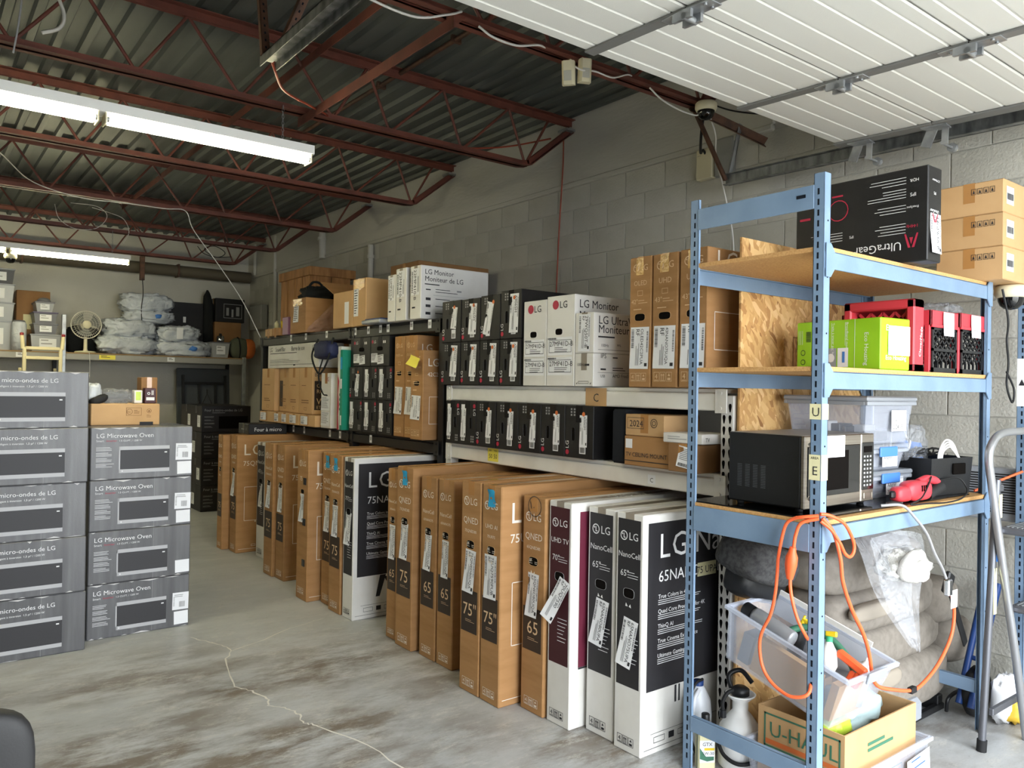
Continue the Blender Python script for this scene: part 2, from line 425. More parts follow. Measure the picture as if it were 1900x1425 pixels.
# frosted clear plastics
def clear(name,col,rough,al):
    m=bpy.data.materials.new(name); m.use_nodes=True; nt=m.node_tree; N=nt.nodes; L=nt.links
    b=N['Principled BSDF']; b.inputs['Base Color'].default_value=rgb(*col); b.inputs['Roughness'].default_value=rough
    tr=N.new('ShaderNodeBsdfTransparent'); tr.inputs[0].default_value=(.96,.97,.99,1); mx=N.new('ShaderNodeMixShader'); mx.inputs[0].default_value=al
    L.new(tr.outputs[0],mx.inputs[1]); L.new(b.outputs[0],mx.inputs[2]); L.new(mx.outputs[0],N['Material Output'].inputs[0])
    M[name]=m; return m
clear('clear_plastic',(210,215,226),.2,.24)
clear('clear_rim',(218,224,236),.25,.42)
clear('clear_grey',(196,202,210),.25,.35)
clear('film',(222,226,232),.1,.2)
clear('guard_wire',(232,228,214),.5,1)
# wrinkle relief for the thin film
def wrinkle(m,sc_,st):
    nt=M[m].node_tree; N=nt.nodes; b=N['Principled BSDF']; tc=N.new('ShaderNodeTexCoord'); v=N.new('ShaderNodeTexVoronoi'); v.feature='DISTANCE_TO_EDGE'; v.inputs['Scale'].default_value=sc_
    n=N.new('ShaderNodeTexNoise'); n.inputs['Scale'].default_value=sc_*.6; ad=N.new('ShaderNodeMixRGB'); ad.inputs[0].default_value=.35
    nt.links.new(tc.outputs['Object'],n.inputs['Vector']); nt.links.new(tc.outputs['Object'],ad.inputs[1]); nt.links.new(n.outputs['Color'],ad.inputs[2]); nt.links.new(ad.outputs[0],v.inputs['Vector'])
    bp=N.new('ShaderNodeBump'); bp.inputs['Strength'].default_value=st; bp.inputs['Distance'].default_value=.02
    nt.links.new(v.outputs['Distance'],bp.inputs['Height']); nt.links.new(bp.outputs[0],b.inputs['Normal'])
wrinkle('film',16,1.0); wrinkle('poly_bag',9,.8)
# lamp tubes
mat('tube_glow',(255,250,220),.4,emit=(255,247,206),es=TUBE)
# floor: grey-green painted concrete with brown scuffing drawn out across the aisle
def floor_mat():
    m=bpy.data.materials.new('floor_paint'); m.use_nodes=True; nt=m.node_tree; N=nt.nodes; L=nt.links; b=N['Principled BSDF']
    tc=N.new('ShaderNodeTexCoord')
    def nz(scale,st,det=6,rough=.6,rot=0):
        mp=N.new('ShaderNodeMapping'); mp.inputs['Scale'].default_value=st; mp.inputs['Rotation'].default_value=(0,0,rot); L.new(tc.outputs['Object'],mp.inputs[0])
        n=N.new('ShaderNodeTexNoise'); n.inputs['Scale'].default_value=scale; n.inputs['Detail'].default_value=det; n.inputs['Roughness'].default_value=rough; L.new(mp.outputs[0],n.inputs['Vector']); return n.outputs[0]
    def ramp(x,lo,hi,c0=(0,0,0,1),c1=(1,1,1,1)):
        r=N.new('ShaderNodeValToRGB'); r.color_ramp.elements[0].position=lo; r.color_ramp.elements[1].position=hi; r.color_ramp.elements[0].color=c0; r.color_ramp.elements[1].color=c1; L.new(x,r.inputs[0]); return r.outputs[0]
    def mix(f,a,c,mode='MIX'):
        x=N.new('ShaderNodeMixRGB'); x.blend_type=mode
        for i,v in ((0,f),(1,a),(2,c)):
            if hasattr(v,'links'): L.new(v,x.inputs[i])
            else: x.inputs[i].default_value=v
        return x.outputs[0]
    base=ramp(nz(1.2,(1,1,1)),.3,.7,rgb(166,169,170),rgb(192,194,195))
    streak=ramp(nz(2.6,(.75,2.0,1),12,.74,.3),.41,.56)
    big=ramp(nz(.8,(1,1.4,1),6,.6,.3),.36,.56)
    # scuffing thins out on the painted half of the aisle deeper in the unit
    sep=N.new('ShaderNodeSeparateXYZ'); L.new(tc.outputs['Object'],sep.inputs[0])
    mr=N.new('ShaderNodeMapRange'); mr.inputs[1].default_value=5.3; mr.inputs[2].default_value=4.3; L.new(sep.outputs['Y'],mr.inputs[0])
    d=mix(1.0,mix(1.0,streak,big,'MULTIPLY'),mr.outputs[0],'MULTIPLY')
    c=mix(mix(1.0,d,(.9,.9,.9,1),'MULTIPLY'),base,rgb(108,95,80))
    worn=ramp(nz(6,(.7,1.6,1),14,.9,.3),.52,.60); c=mix(mix(1.0,worn,(.62,.62,.62,1),'MULTIPLY'),c,rgb(204,202,195))
    spk=ramp(nz(34,(.7,1.6,1),6,.7,.3),.58,.70); c=mix(mix(1.0,spk,(.35,.35,.35,1),'MULTIPLY'),c,rgb(92,86,78))
    L.new(c,b.inputs['Base Color'])
    rr=ramp(nz(3,(.6,2,1),6),.3,.7,(.30,.30,.30,1),(.55,.55,.55,1)); L.new(rr,b.inputs['Roughness'])
    bp=N.new('ShaderNodeBump'); bp.inputs['Strength'].default_value=.12; bp.inputs['Distance'].default_value=.004; L.new(nz(45,(1,1,1),5),bp.inputs['Height']); L.new(bp.outputs[0],b.inputs['Normal'])
    M['floor_paint']=m
floor_mat()
def osb_mat():
    m=bpy.data.materials.new('strand_board'); m.use_nodes=True; nt=m.node_tree; N=nt.nodes; L=nt.links; b=N['Principled BSDF']; b.inputs['Roughness'].default_value=.7
    tc=N.new('ShaderNodeTexCoord')
    def flake(rot,sc_,st):
        mp=N.new('ShaderNodeMapping'); mp.inputs['Rotation'].default_value=(0,rot,0); L.new(tc.outputs['Object'],mp.inputs[0])
        m2=N.new('ShaderNodeMapping'); m2.inputs['Scale'].default_value=st; L.new(mp.outputs[0],m2.inputs[0])
        nn=N.new('ShaderNodeTexNoise'); nn.inputs['Scale'].default_value=9; L.new(m2.outputs[0],nn.inputs['Vector'])
        ad=N.new('ShaderNodeMixRGB'); ad.blend_type='ADD'; ad.inputs[0].default_value=.06; L.new(m2.outputs[0],ad.inputs[1]); L.new(nn.outputs['Color'],ad.inputs[2])
        v=N.new('ShaderNodeTexVoronoi'); v.inputs['Scale'].default_value=sc_; L.new(ad.outputs[0],v.inputs['Vector'])
        s_=N.new('ShaderNodeSeparateColor'); L.new(v.outputs['Color'],s_.inputs[0])
        r=N.new('ShaderNodeValToRGB'); e=r.color_ramp.elements; e[0].position=0; e[0].color=rgb(140,94,50); e[1].position=1; e[1].color=rgb(230,192,138)
        for p,c in ((.08,rgb(186,140,86)),(.45,rgb(204,160,100)),(.8,rgb(220,180,120))): q=e.new(p); q.color=c
        L.new(s_.outputs[0],r.inputs[0]); return r.outputs[0],s_.outputs[1]
    a,_=flake(.25,34,(1.5,1,.5)); c,k=flake(-.45,28,(1.7,1,.42)); d,k2=flake(.8,31,(1.6,1,.5)); last=a
    for col,kk in ((c,k),(d,k2)):
        g=N.new('ShaderNodeMath'); g.operation='GREATER_THAN'; g.inputs[1].default_value=.55; L.new(kk,g.inputs[0]); x=N.new('ShaderNodeMixRGB'); L.new(g.outputs[0],x.inputs[0]); L.new(last,x.inputs[1]); L.new(col,x.inputs[2]); last=x.outputs[0]
    L.new(last,b.inputs['Base Color'])
    bp=N.new('ShaderNodeBump'); bp.inputs['Strength'].default_value=.25; bp.inputs['Distance'].default_value=.004; L.new(last,bp.inputs['Height']); L.new(bp.outputs[0],b.inputs['Normal'])
    M['strand_board']=m
osb_mat()
# ---------------------------------------------------------------- the building
XW,YB,YF,XL,ZC = 4.40,12.75,-.95,-3.6,3.98
fl=MB().box(XL,YF,-.15,XW,YB,0).build('floor','floor_paint'); struct(fl,'grey painted concrete floor with brown scuffs and a pale crack')
def crack(pts,wd,seed):
    r=random.Random(seed); P=[]
    for a,b in zip(pts,pts[1:]):
        for k in range(4):
            t=k/4; P.append(((a[0]+(b[0]-a[0])*t)+r.uniform(-.008,.008),(a[1]+(b[1]-a[1])*t)+r.uniform(-.008,.008)))
    P.append(pts[-1]); mb=MB(); vs=[]
    for i,p in enumerate(P):
        q0=P[max(i-1,0)];q1=P[min(i+1,len(P)-1)]; d=Vector((q1[0]-q0[0],q1[1]-q0[1])).normalized(); n=Vector((-d.y,d.x))*wd*r.uniform(.35,1)
        vs+=[(p[0]+n.x,p[1]+n.y,.0012),(p[0]-n.x,p[1]-n.y,.0012)]
    mb.add(vs,[(2*i,2*i+1,2*i+3,2*i+2) for i in range(len(P)-1)])
    return mb.build('floor_crack','crack_fill',fl)
crack([(1.394,4.963),(1.423,4.879),(1.463,4.785),(1.503,4.692),(1.513,4.576),(1.428,4.443),(1.366,4.111),(1.343,4.022),(1.392,3.948),(1.422,3.837),(1.425,3.757),(1.403,3.705),(1.452,3.632),(1.475,3.566),(1.481,3.501),(1.459,3.417),(1.488,3.387),(1.507,3.333),(1.60,3.05),(1.62,2.7)],.0055,3)
crack([(1.513,4.576),(1.67,4.64),(1.90,4.77),(2.13,4.86),(2.21,4.87)],.004,5)
# right wall: backing plus painted blocks
wr=MB().box(XW,YF,0,XW+.2,YB,ZC).build('wall_right','mortar'); struct(wr,'grey painted concrete block wall')
BL,BH=.4,.2
blk=MB().box(.005,.003,.003,.014,BL-.003,BH-.003,.002); o0=None
def block(y,z,ln=BL):
    global o0
    if o0 is None:
        o0=blk.build('block','concrete_paint',wr,(XW-.0139,y,z)); return
    o=link('block',o0.data,wr,(XW-.0139,y,z))
    if ln!=BL: o.scale=(1,ln/BL,1)
TOP=3.24
for row in range(16):
    z=TOP-.2*(row+1); off=.2 if row%2 else 0
    y=.3+off
    while y<12.6:
        keep=(z>1.80) or (y<2.9 and z>.0)
        if keep and y+BL<YB and y>.5: block(y,z)
        y+=BL
for row in (0,1):
    y=.5+(.2 if row==0 else 0)
    while y+BL<2.95: block(y,TOP+.2*row); y+=BL
# smooth parged band above the blocks and its lip
MB().box(XW-.03,2.98,TOP+.03,XW,YB,ZC,.004).build('wall_band','concrete_smooth',wr)
MB().box(XW-.045,2.98,TOP-.012,XW-.001,YB,TOP+.03,.008).build('ledge','concrete_smooth',wr)
wb=MB().box(XL,YB,0,XW,YB+.2,ZC).build('wall_back','back_paint'); struct(wb,'off-white painted back wall')
wl=MB().box(XL-.2,YF,0,XL,YB,ZC).build('wall_left','concrete_paint'); struct(wl)
# front wall with the door opening
mb=MB(); mb.box(XL,YF-.25,0,.2,YF,ZC); mb.box(4.0,YF-.25,0,XW,YF,ZC); mb.box(.2,YF-.25,2.82,4.0,YF,ZC)
struct(mb.build('wall_front','concrete_paint'))
apron=MB().box(-14,-16,-.15,16,YF-.001,-.02).build('driveway','mortar'); struct(apron,'pale concrete driveway outside the door')
# corrugated steel deck
mb=MB(); prof=[]; x=XL; 
while x<XW: prof+=[(x,3.80),(x+.045,3.80),(x+.058,3.83),(x+.142,3.83)]; x+=.155
n=len(prof)
ys=[YF,1.5,4,6.5,9,YB]
mb.add([(px,yy,pz) for yy in ys for px,pz in prof],[(j*n+i,j*n+i+1,(j+1)*n+i+1,(j+1)*n+i) for j in range(len(ys)-1) for i in range(n-1)])
mb.box(XL,YF,3.9,XW,YB,4.0)
struct(mb.build('ceiling','deck'),'dark corrugated steel roof deck')
# open-web joists
BN=[3.89,3.28,2.67,2.24,1.62,1.02,.41,-.2,-.81,-1.42,-2.03,-2.64,-3.25]; TN=[3.72,3.11,2.49,1.93,1.30,.73,.12,-.48,-1.1,-1.72,-2.33,-2.94]
def angle_pair(mb,p0,p1,sz=.045,g=.012,flip=1):
    """double-angle chord from p0 to p1 running mainly in x"""
    d=Vector(p1)-Vector(p0); L_=d.length; an=math.atan2(d.z,d.x)
    T=Matrix.Translation(p0)@Matrix.Rotation(-an,4,'Y')
    for s_ in (-1,1):
        y0,y1=sorted((s_*g,s_*(g+sz))); mb.box(0,y0,0 if flip>0 else -.006,L_,y1,.006 if flip>0 else 0,0,0,T)
        y0,y1=sorted((s_*g,s_*(g+.006))); mb.box(0,y0,min(0,flip*sz),L_,y1,max(0,flip*sz),0,0,T)
ZB,ZT=3.315,3.755
def joist(y,label,zb=ZB):
    r=thing('roof_joist',label,'joist',(0,y,zb),0,'open web roof joists')
    mb=MB(); angle_pair(mb,(XL,0,0),(3.84,0,0)); angle_pair(mb,(3.84,0,0),(3.92,0,.012)); angle_pair(mb,(3.92,0,.012),(4.36,0,.36)); mb.build('bottom_chord','joist_red',r)
    mb=MB(); angle_pair(mb,(XL,0,ZT-zb+.03),(XW-.01,0,ZT-zb+.03),.05,.012,-1); mb.build('top_chord','joist_red',r)
    h=ZT-zb-.01
    prev=None
    pts=[(4.13,h)]
    for b,t in zip(BN,TN+[None]):
        pts.append((b,.02))
        if t is not None: pts.append((t,h))
    for (a,za),(b,zb_) in zip(pts,pts[1:]):
        MB().tube([(a,0,za),(b,0,zb_)],.0105,6).build('web_bar','joist_red',r)
    MB().box(4.28,-.06,ZT-zb-.07,XW-.02,.06,ZT-zb-.05,.003).build('bearing_plate','galv',r)
    return r
joist(3.18,'red open web joist nearest the overhead door, dome camera on its end')
joist(4.93,'red open web joist over the near fluorescent light')
joist(6.72,'red open web joist second behind the near fluorescent light')
joist(8.52,'red open web joist third behind the near fluorescent light')
joist(10.32,'dark red open web joist above the far fluorescent light')
joist(12.0,'dark red open web joist closest to the back wall',3.33)
# horizontal bridging angles tying the joists together
def bridging(x,z,ya,yb,lab):
    t=thing('bridging_bar',lab,'brace',(x,ya,z),0,'bridging between joists'); mb=MB(); mb.box(-.03,0,0,.03,yb-ya,.005); mb.box(-.03,0,-.055,-.025,yb-ya,0); mb.build('angle','joist_red',t); MB().box(-.035,.0,.005,.035,.06,.012).build('clip','joist_red',t)
bridging(2.05,3.302,3.12,4.99,'low red bridging bar between the first and second joists')
bridging(2.04,3.66,3.15,6.75,'high red bridging bar just under the roof deck near the opener rail')
bridging(2.04,3.66,6.78,10.35,'high red bridging bar farther back under the roof deck')
bridging(-.6,3.302,3.12,8.55,'low red bridging bar at the left over the microwave stacks')
o=thing('roof_conduit','thin rusty conduit strapped under the roof deck','conduit',(0,0,0)); MB().tube([(2.75,3.0,3.765),(2.74,4.5,3.765),(2.73,6.6,3.765)],.016,8).build('pipe','rust',o)
for y in (3.4,4.2,5.2,6.1): MB().box(2.71,y,3.745,2.78,y+.02,3.79).build('strap','rust',o)
# overhead door, rolled up under the roof
dr=thing('door_1','white ribbed sectional overhead door rolled up under the roof','door',(0,2.29,2.885)); del dr['category']; struct(dr)
dr.rotation_euler=(.035,0,0)
for k in range(6):
    mb=MB(); y1=-.51*k-.002; y0=y1-.506; n_=4; st=.506/n_; prof=[]
    for j in range(n_):
        a=y0+j*st; prof+=[(a+.004,0),(a+st*.5-.006,0),(a+st*.5,.007),(a+st*.5+.006,0)]
    prof=[(y0,.004)]+[(y0+.008,0)]+[q for j in range(n_) for q in ((y0+(j+.5)*st-.008,0),(y0+(j+.5)*st-.003,.005),(y0+(j+.5)*st+.003,.005),(y0+(j+.5)*st+.008,0))]+[(y1-.008,0),(y1,.004)]
    n=len(prof); X0,X1=.16,3.97
    mb.add([(x,yy,zz) for x in (X0,X1) for yy,zz in prof],[(i,i+1,n+i+1,n+i) for i in range(n-1)])
    mb.box(X0,y0,.012,X1,y1,.045); mb.build('door_section','door_white',dr)
for x in (.24,1.15,2.12,3.09):
    for k in range(6): MB().box(x-.026,-.51*k-.508,-.011,x+.026,-.51*k-.002,-.0005,.002).build('stile','stile_grey',dr)
for x in (3.93,):
    for k in range(6): MB().box(x-.03,-.51*k-.508,-.012,x+.045,-.51*k-.002,-.0005,.002).build('end_stile','stile_grey',dr)
hp=None
for x in (.24,1.15,2.12,3.09):
    for k in range(1,6):
        if hp is None:
            mb=MB(); mb.prism([(-.03,-.11),(.03,-.11),(.034,0),(.022,.11),(-.022,.11),(-.034,0)],-.016,-.012); mb.tube([(-.034,0,-.035),(.034,0,-.035)],.013,10)
            mb.prism([(-.034,-.03),(-.02,-.03),(-.02,.05),(-.034,.05)],-.045,-.016); mb.prism([(.02,-.03),(.034,-.03),(.034,.05),(.02,.05)],-.045,-.016)
            for q in ((-.018,-.08),(.018,-.08),(0,.075),(-.015,.04)): mb.tube([(q[0],q[1],-.022),(q[0],q[1],-.015)],.007,6)
            hp=mb.build('hinge','galv',dr,(x,-.51*k,0))
        else: link('hinge',hp.data,dr,(x,-.51*k,0))
rb=None
for yy in (-.13,-.51,-1.02,-1.53,-2.04,-2.55):
    if rb is None:
        mb=MB(); mb.prism([(-.03,-.06),(.05,-.05),(.05,.05),(-.03,.06)],-.018,-.012); mb.box(.02,-.05,-.10,.028,-.02,-.014); mb.box(.03,0,-.11,.038,.05,-.014,0,0,Matrix.Rotation(.35,4,'X'))
        mb.tube([(.02,-.02,-.09),(.16,-.02,-.09)],.007,8); mb.tube([(.13,-.02,-.09),(.155,-.02,-.09)],.022,12); rb=mb.build('roller_bracket','galv',dr,(3.95,yy,0))
    else: link('roller_bracket',rb.data,dr,(3.95,yy,0))
tk=thing('door_track','galvanised steel track of the overhead door with rusty hanger','door track',(4.12,3.15,2.895))
mb=MB(); L0=-4.1; mb.box(.0,L0,-.035,.004,0,.035); mb.box(-.028,L0,.031,.0,0,.035); mb.box(-.028,L0,-.035,0,0,-.031); mb.build('rail','galv_dark',tk,rot=(.02,0,0))
mb=MB(); mb.box(.004,L0,.0,.034,0,.004); mb.box(.03,L0,-.03,.034,0,.0); mb.build('rail_angle','galv_dark',tk,rot=(.02,0,0))
def strap(name,p0,p1,m,wd=.032,holes=True):
    p0,p1=Vector(p0),Vector(p1); d=p1-p0; L_=d.length; z=d.normalized(); x=z.cross(Vector((1,0,0))).normalized() if abs(z.x)<.9 else Vector((0,1,0)); y=z.cross(x)
    T=Matrix(((x.x,y.x,z.x,p0.x),(x.y,y.y,z.y,p0.y),(x.z,y.z,z.z,p0.z),(0,0,0,1))); mb=MB(); mb.box(-wd/2,-.003,0,wd/2,.003,L_,0,0,T); mb.box(-wd/2,-.003,0,-wd/2+.005,wd*.9,L_,0,0,T)
    if holes:
        k=.03
        while k<L_-.02: mb.box(-.006,-.0045,k,.006,.0045,k+.010,0,1,T); k+=.04
    return mb.build(name,[m,'slot'],tk)
strap('hanger_strap',(.0,-.03,.03),(.06,-.06,.35),'galv'); strap('hanger_strap',(0,.0,.0),(-.25,.06,.42),'rust'); strap('hanger_strap',(-.28,.06,.43),(.22,-.14,.26),'rust',.05,False)
# ---------------------------------------------------------------- pallet racks
def upright(root,x,y,h,wd,dp,m,slots=False,name='upright'):
    mb=MB(); mb.box(0,0,0,dp,wd,h,.004); o=mb.build(name,m,root,(x,y,0))
    if slots:
        sb=MB(); z=.1; tear=[(-.010,.012),(-.006,.02),(.006,.02),(.010,.012),(.009,.004),(.004,-.012),(0,-.016),(-.004,-.012),(-.009,.004)]
        T=fmat((dp,wd,h),'L')
        me=None
        while z<h-.05:
            for s_ in (.27,.73):
                if me is None: p=MB().prism([(a*.8,b*1.1) for a,b in tear],0,.0006,0,T).build('slot','dark_void',o,(0,-wd*s_,z)); me=p.data
                else: link('slot',me,o,(0,-wd*s_,z))
            z+=.0508
    return o
def rack(label,x0,x1,ys,h,levels,m,slotted=(),bh=.1):
    r=thing('pallet_rack',label,'rack',(0,0,0))
    for i,y in enumerate(ys):
        upright(r,x0,y,h,.07,.06,m,i in slotted); upright(r,x1-.06,y,h,.07,.06,m)
        mb=MB()
        zz=.25
        while zz<h-.4: mb.box(x0+.06,y+.03,zz,x1-.06,y+.04,zz+.03); zz+=.55
        mb.build('frame_brace',m,r)
    for z in levels:
        for a,b in zip(ys,ys[1:]):
            for x in (x0-.012,x1-.05):
                mb=MB(); mb.box(x,a+.07,z-bh,x+.05,b,z-.02,.005); mb.box(x+.012,a+.07,z-.02,x+.05,b,z,.003); mb.build('beam',m,r)
                for yy,sg in ((a+.07,1),(b,-1)):
                    pb=MB(); y0,y1=sorted((yy-sg*.045,yy+sg*.02)); pb.box(x-.006,y0,z-bh-.01,x-.0005,y1,z-.002,.002)
                    for q in (z-bh+.012,z-.02): pb.tube([(x-.010,(y0+y1)/2,q),(x-.005,(y0+y1)/2,q)],.008,8)
                    pb.build('beam_connector',m,r)
            mb=MB(); mb.box(x0+.05,a+.07,z-.02,x1-.06,b,z-.002); mb.build('deck',m,r)
    return r
wr_=rack('white steel pallet rack with two beam levels',2.9,4.12,(2.155,4.42),1.53,(1.175,1.56),'steel_white',(0,))
for (y,t,m_,w_,h_,z,n) in ((3.02,'C','card_light',.16,.10,1.455,1),(2.62,'C','paper',.05,.05,1.085,2),(3.93,'50 50','paper_yellow',.11,.085,1.085,3)):
    D=(0,.0,.0); sh=sheet(wr_,D,'L',-y-w_/2,z+.005,-y+w_/2,z+h_,m_,'beam_tag',off=.0)
    sh[0].location=(2.887,0,0); it=[('t',t,-y,z+h_*.28,h_*(.62 if n<3 else .45),0,'c')]
    if n==3: it+=[('t','MIN',-y-.03,z+h_*.78,.016,0,'c'),('t','MAX',-y+.03,z+h_*.78,.016,0,'c')]
    on_sheet(sh,it,'ink')
br_=rack('black steel pallet rack holding monitor and sound bar boxes',2.9,4.12,(4.53,5.885,7.97),2.0,(1.175,2.02),'steel_black',(),.09)
for i,y in enumerate((7.2,6.85,6.4,5.85,5.62,5.42,5.30,4.95,4.70)): 
    s_=sheet(br_,(0,0,0),'L',-y-.022,1.955,-y+.022,2.015,'paper','beam_tag',off=0); s_[0].location=(2.886,0,0); on_sheet(s_,barcode(-y-.015,1.975,.03,.025,False,i),'ink')
for i,y in enumerate((7.30,7.10,6.85,6.30,6.10,5.55)): 
    s_=sheet(br_,(0,0,0),'L',-y-.02,1.10,-y+.02,1.16,'paper','beam_tag',off=0); s_[0].location=(2.886,0,0); on_sheet(s_,barcode(-y-.013,1.12,.026,.025,False,i+9),'ink')
# ---------------------------------------------------------------- television cartons standing on the floor
def tv(x,y,th_,h,ln,kind,prod,model,num,code,label,rz=0,tape=False,face=None,rot=0,curl=.012,lift=0,pen=False,lw=.072,tc=.57):
    D=(ln,th_,h); brown=kind in('brown','plain')
    r=thing('television_carton',label,'box',(x,y,0),rz,'television cartons standing on the floor')
    body(r,D,'card' if brown else 'white_card',.005)
    # flap seam, tape and corrugated edge along the long top
    mb=MB(); mb.box(0,th_/2-.025,h-.0005,ln,th_/2+.025,h+.0007); mb.box(-.0008,th_/2-.025,h-.07,.0005,th_/2+.025,h); mb.build('tape','tape' if brown else 'tape_clear',r)
    ink='pale_white_ink' if brown else 'ink_light'
    c=th_/2
    if kind!='plain':
        if kind=='brown':
            sheet(r,D,'L',.012,h*.285,th_-.018,h*.485,'dark_brown_print','size_panel')
            printed(r,D,'L',[('t',num,c,h*.365,th_*.52,0,'c')]+lines(th_*.3,h*.345,th_*.5,2,.008,.002),'pale_brown_ink','size_print',.0022)
            printed(r,D,'L',logo(th_*.28,h*.905,th_*.30)+[('t',prod,c,h*.80,th_*(.27 if len(prod)<6 else .19),0,'c'),('t',model,c,h*.757,th_*.125,0,'c')]+[('t',a,c+d,h*.70,.02) for a,d in(('4K',-.03),('HDR',.01))][:1]+lines(th_*.3,h*.70,.03,2,.008,.002)+lines(c+.01,h*.70,.03,2,.008,.002,4),ink)
            printed(r,D,'L',care(th_*.18,h*.03,th_*.62),ink,'handling_marks')
        else:
            pm={'bw':'black_print','maroon':'maroon_dark'}[kind]
            sheet(r,D,'L',.012,h*.275,th_-.014,h*.975,pm,'printed_panel')
            printed(r,D,'L',logo(th_*.30,h*.905,th_*.29)+[('t',prod,c,h*.815,th_*.21,0,'c'),('t',num,th_*.18,h*.735,th_*.24)]+lines(th_*.45,h*.755,th_*.42,3,.011,.0025)+lines(th_*.45,h*.48,th_*.45,7,.017,.003,6),ink,off=.0022)
            printed(r,D,'L',care(th_*.15,h*.03,th_*.62),'ink','handling_marks')
        hole(r,D,'L',c,h*(.70 if kind=='brown' else .665),th_*.40,.042,rim='card_edge' if brown else 'ink_grey')
        printed(r,D,'L',[('p',[(c-.018,h*.61+(.035 if brown else 0)),(c-.003,h*.61+(.035 if brown else 0)),(c-.014,h*.625+(.035 if brown else 0))]),('p',[(c+.002,h*.61+(.035 if brown else 0)),(c+.016,h*.606+(.035 if brown else 0)),(c+.011,h*.622+(.035 if brown else 0))])],ink,'handling_marks',.0024)
    else:
        for i,(s_,t_) in enumerate(((.72,.79),(.7,.52),(.68,.25))): MB().box(-.006,th_*(1-s_)-.022,h*t_-.025,-.0005,th_*(1-s_)+.022,h*t_+.025,.002).build('corner_clip','black_plastic',r)
        printed(r,D,'L',logo(th_*.3,h*.905,th_*.26)+[('t',num,th_*.25,h*.79,.045)]+care(th_*.15,h*.04,th_*.6),ink)
        hole(r,D,'L',c,h*.72,th_*.3,.03)
    if code: ship(r,D,'L',c,h*tc,lw,h*.2,code,rot=rot,curl=curl,lift=lift,seed=int(y*100))
    if tape:
        s0=th_*.5; mb=MB(); T=fmat(D,'L')
        mb.grid(4,5,lambda u,v:(s0-.026+.055*u+.006*math.sin(v*5),h*.90+.085*v,.003+.004*math.sin(u*4+v*7)),0,T); mb.build('blue_tape_flag','blue_tape',r)
    if pen: printed(r,D,'L',[('ring',c+.005,h*.955,.05,.004),('t','1.',c-.03,h*.94,.05,15)],'ink','pen_mark')
    if face: face(r,D)
    return r
M['tape_clear']=M['tape']; mat('tape_clear',(150,140,126),.15,spec=.7)
def face_brown(model,ln_=.5,scale=1.0):
    def f(r,D):
        ln,th_,h=D
        printed(r,D,'F',[('t','LG',.055,h*.83,.145*scale),('t',model,.055,h*.74,.062*scale),('o',.07,h*.27,ln*.72,h*.56,.004),('r',.17,h*.255,.18,h*.27)],'pale_white_ink','lettering')
        printed(r,D,'F',[('o',ln-.25,h*.035,ln-.05,h*.05,.002),('r',.02,h*.03,ln-.02,h*.033)]+[('o',.14,h*.05,.18,h*.068,.003)],'pale_white_ink','handling_marks')
    return f
FEAT=('True Colors in 4K','Quad Core Processor for 4K','ThinQ AI','True Cinema Experience','Ultimate Gaming')
FEATF=('Couleurs vraies en 4K','Processeur 4K à quatre cœurs','ThinQ AI','Véritable expérience cinéma','Jeu ultime')
def face_black(model,big='LG NanoCell',tagtxt=None,stand=True):
    def f(r,D):
        ln,th_,h=D
        sheet(r,D,'F',.03,h*.265,ln-.03,h*.965,'black_print','printed_panel')
        it=[('t',big,.095,h*.815,.15),('t',model,.095,h*.715,.068)]
        for i,(a,b) in enumerate(zip(FEAT,FEATF)):
            t=h*(.645-.062*i)
            it+=[('t',a,.095,t,.026)]+lines(.095,t-.006,.30,3,.0085,.0025,i)
            it+=[('t',b,.50,t+.012,.026)]+lines(.50,t+.006,.34,3,.0085,.0025,i+7)
        printed(r,D,'F',it,'ink_light','lettering',.0022)
        if tagtxt:
            sh=sheet(r,D,'F',.35,h*.705,.48,h*.765,'paper_cream','model_sticker',off=.003); on_sheet(sh,[('t',tagtxt,.415,h*.718,.045,0,'c')],'ink')
        if stand: printed(r,D,'F',[('p',[(.17,h*.13),(.20,h*.13),(.245,h*.262),(.20,h*.262)]),('p',[(.23,h*.25),(.25,h*.25),(.27,h*.215),(.255,h*.21)])],'ink','picture')
        else: printed(r,D,'F',[('r',.21,h*.19,.222,h*.262),('r',.235,h*.19,.245,h*.262)],'ink','picture')
        printed(r,D,'F',[('r',.06,h*.085,ln-.05,h*.0865),('o',.08,h*.045,.15,h*.07,.002),('r',.175,h*.045,.21,h*.072),('o',.235,h*.045,.29,h*.07,.002),('r',.02,h*.025,ln-.02,h*.027)],'ink','handling_marks')
    return f
def face_maroon(r,D):
    ln,th_,h=D; sheet(r,D,'F',.05,h*.27,ln-.03,h*.96,'maroon','printed_panel'); printed(r,D,'F',[('t','LG UHD TV',.3,h*.8,.15)],'ink_light','lettering',.0022)
    printed(r,D,'F',[('r',.05,h*.262,ln-.03,h*.27)],'ink','panel_edge',.0024); printed(r,D,'T',[('t','UHD TV',.30,.04,.07)],'ink_light','top_lettering',.0024)
B='brown television carton'
tv(2.46,2.272,.158,1.02,1.60,'bw','NanoCell','','65"','65NANO75UPA','white carton with black panel and large side lettering beside the blue shelving post',face=face_black('65NANO75UPA',tagtxt='75 UPA',stand=False),rot=-9,lift=.01,lw=.085,tc=.46)
tv(2.475,2.452,.172,1.017,1.60,'bw','NanoCell','','65"','65NANO80UPA','white carton with black panel standing just left of the one with large side lettering',rot=-8,lift=.012,lw=.082,tc=.50)
tv(2.395,2.648,.158,1.028,1.62,'maroon','UHD TV','','70"','70UQ7590','white television carton with maroon panels, the only maroon one',rot=-24,lift=.035,curl=.02,lw=.078,tc=.565,face=face_maroon)
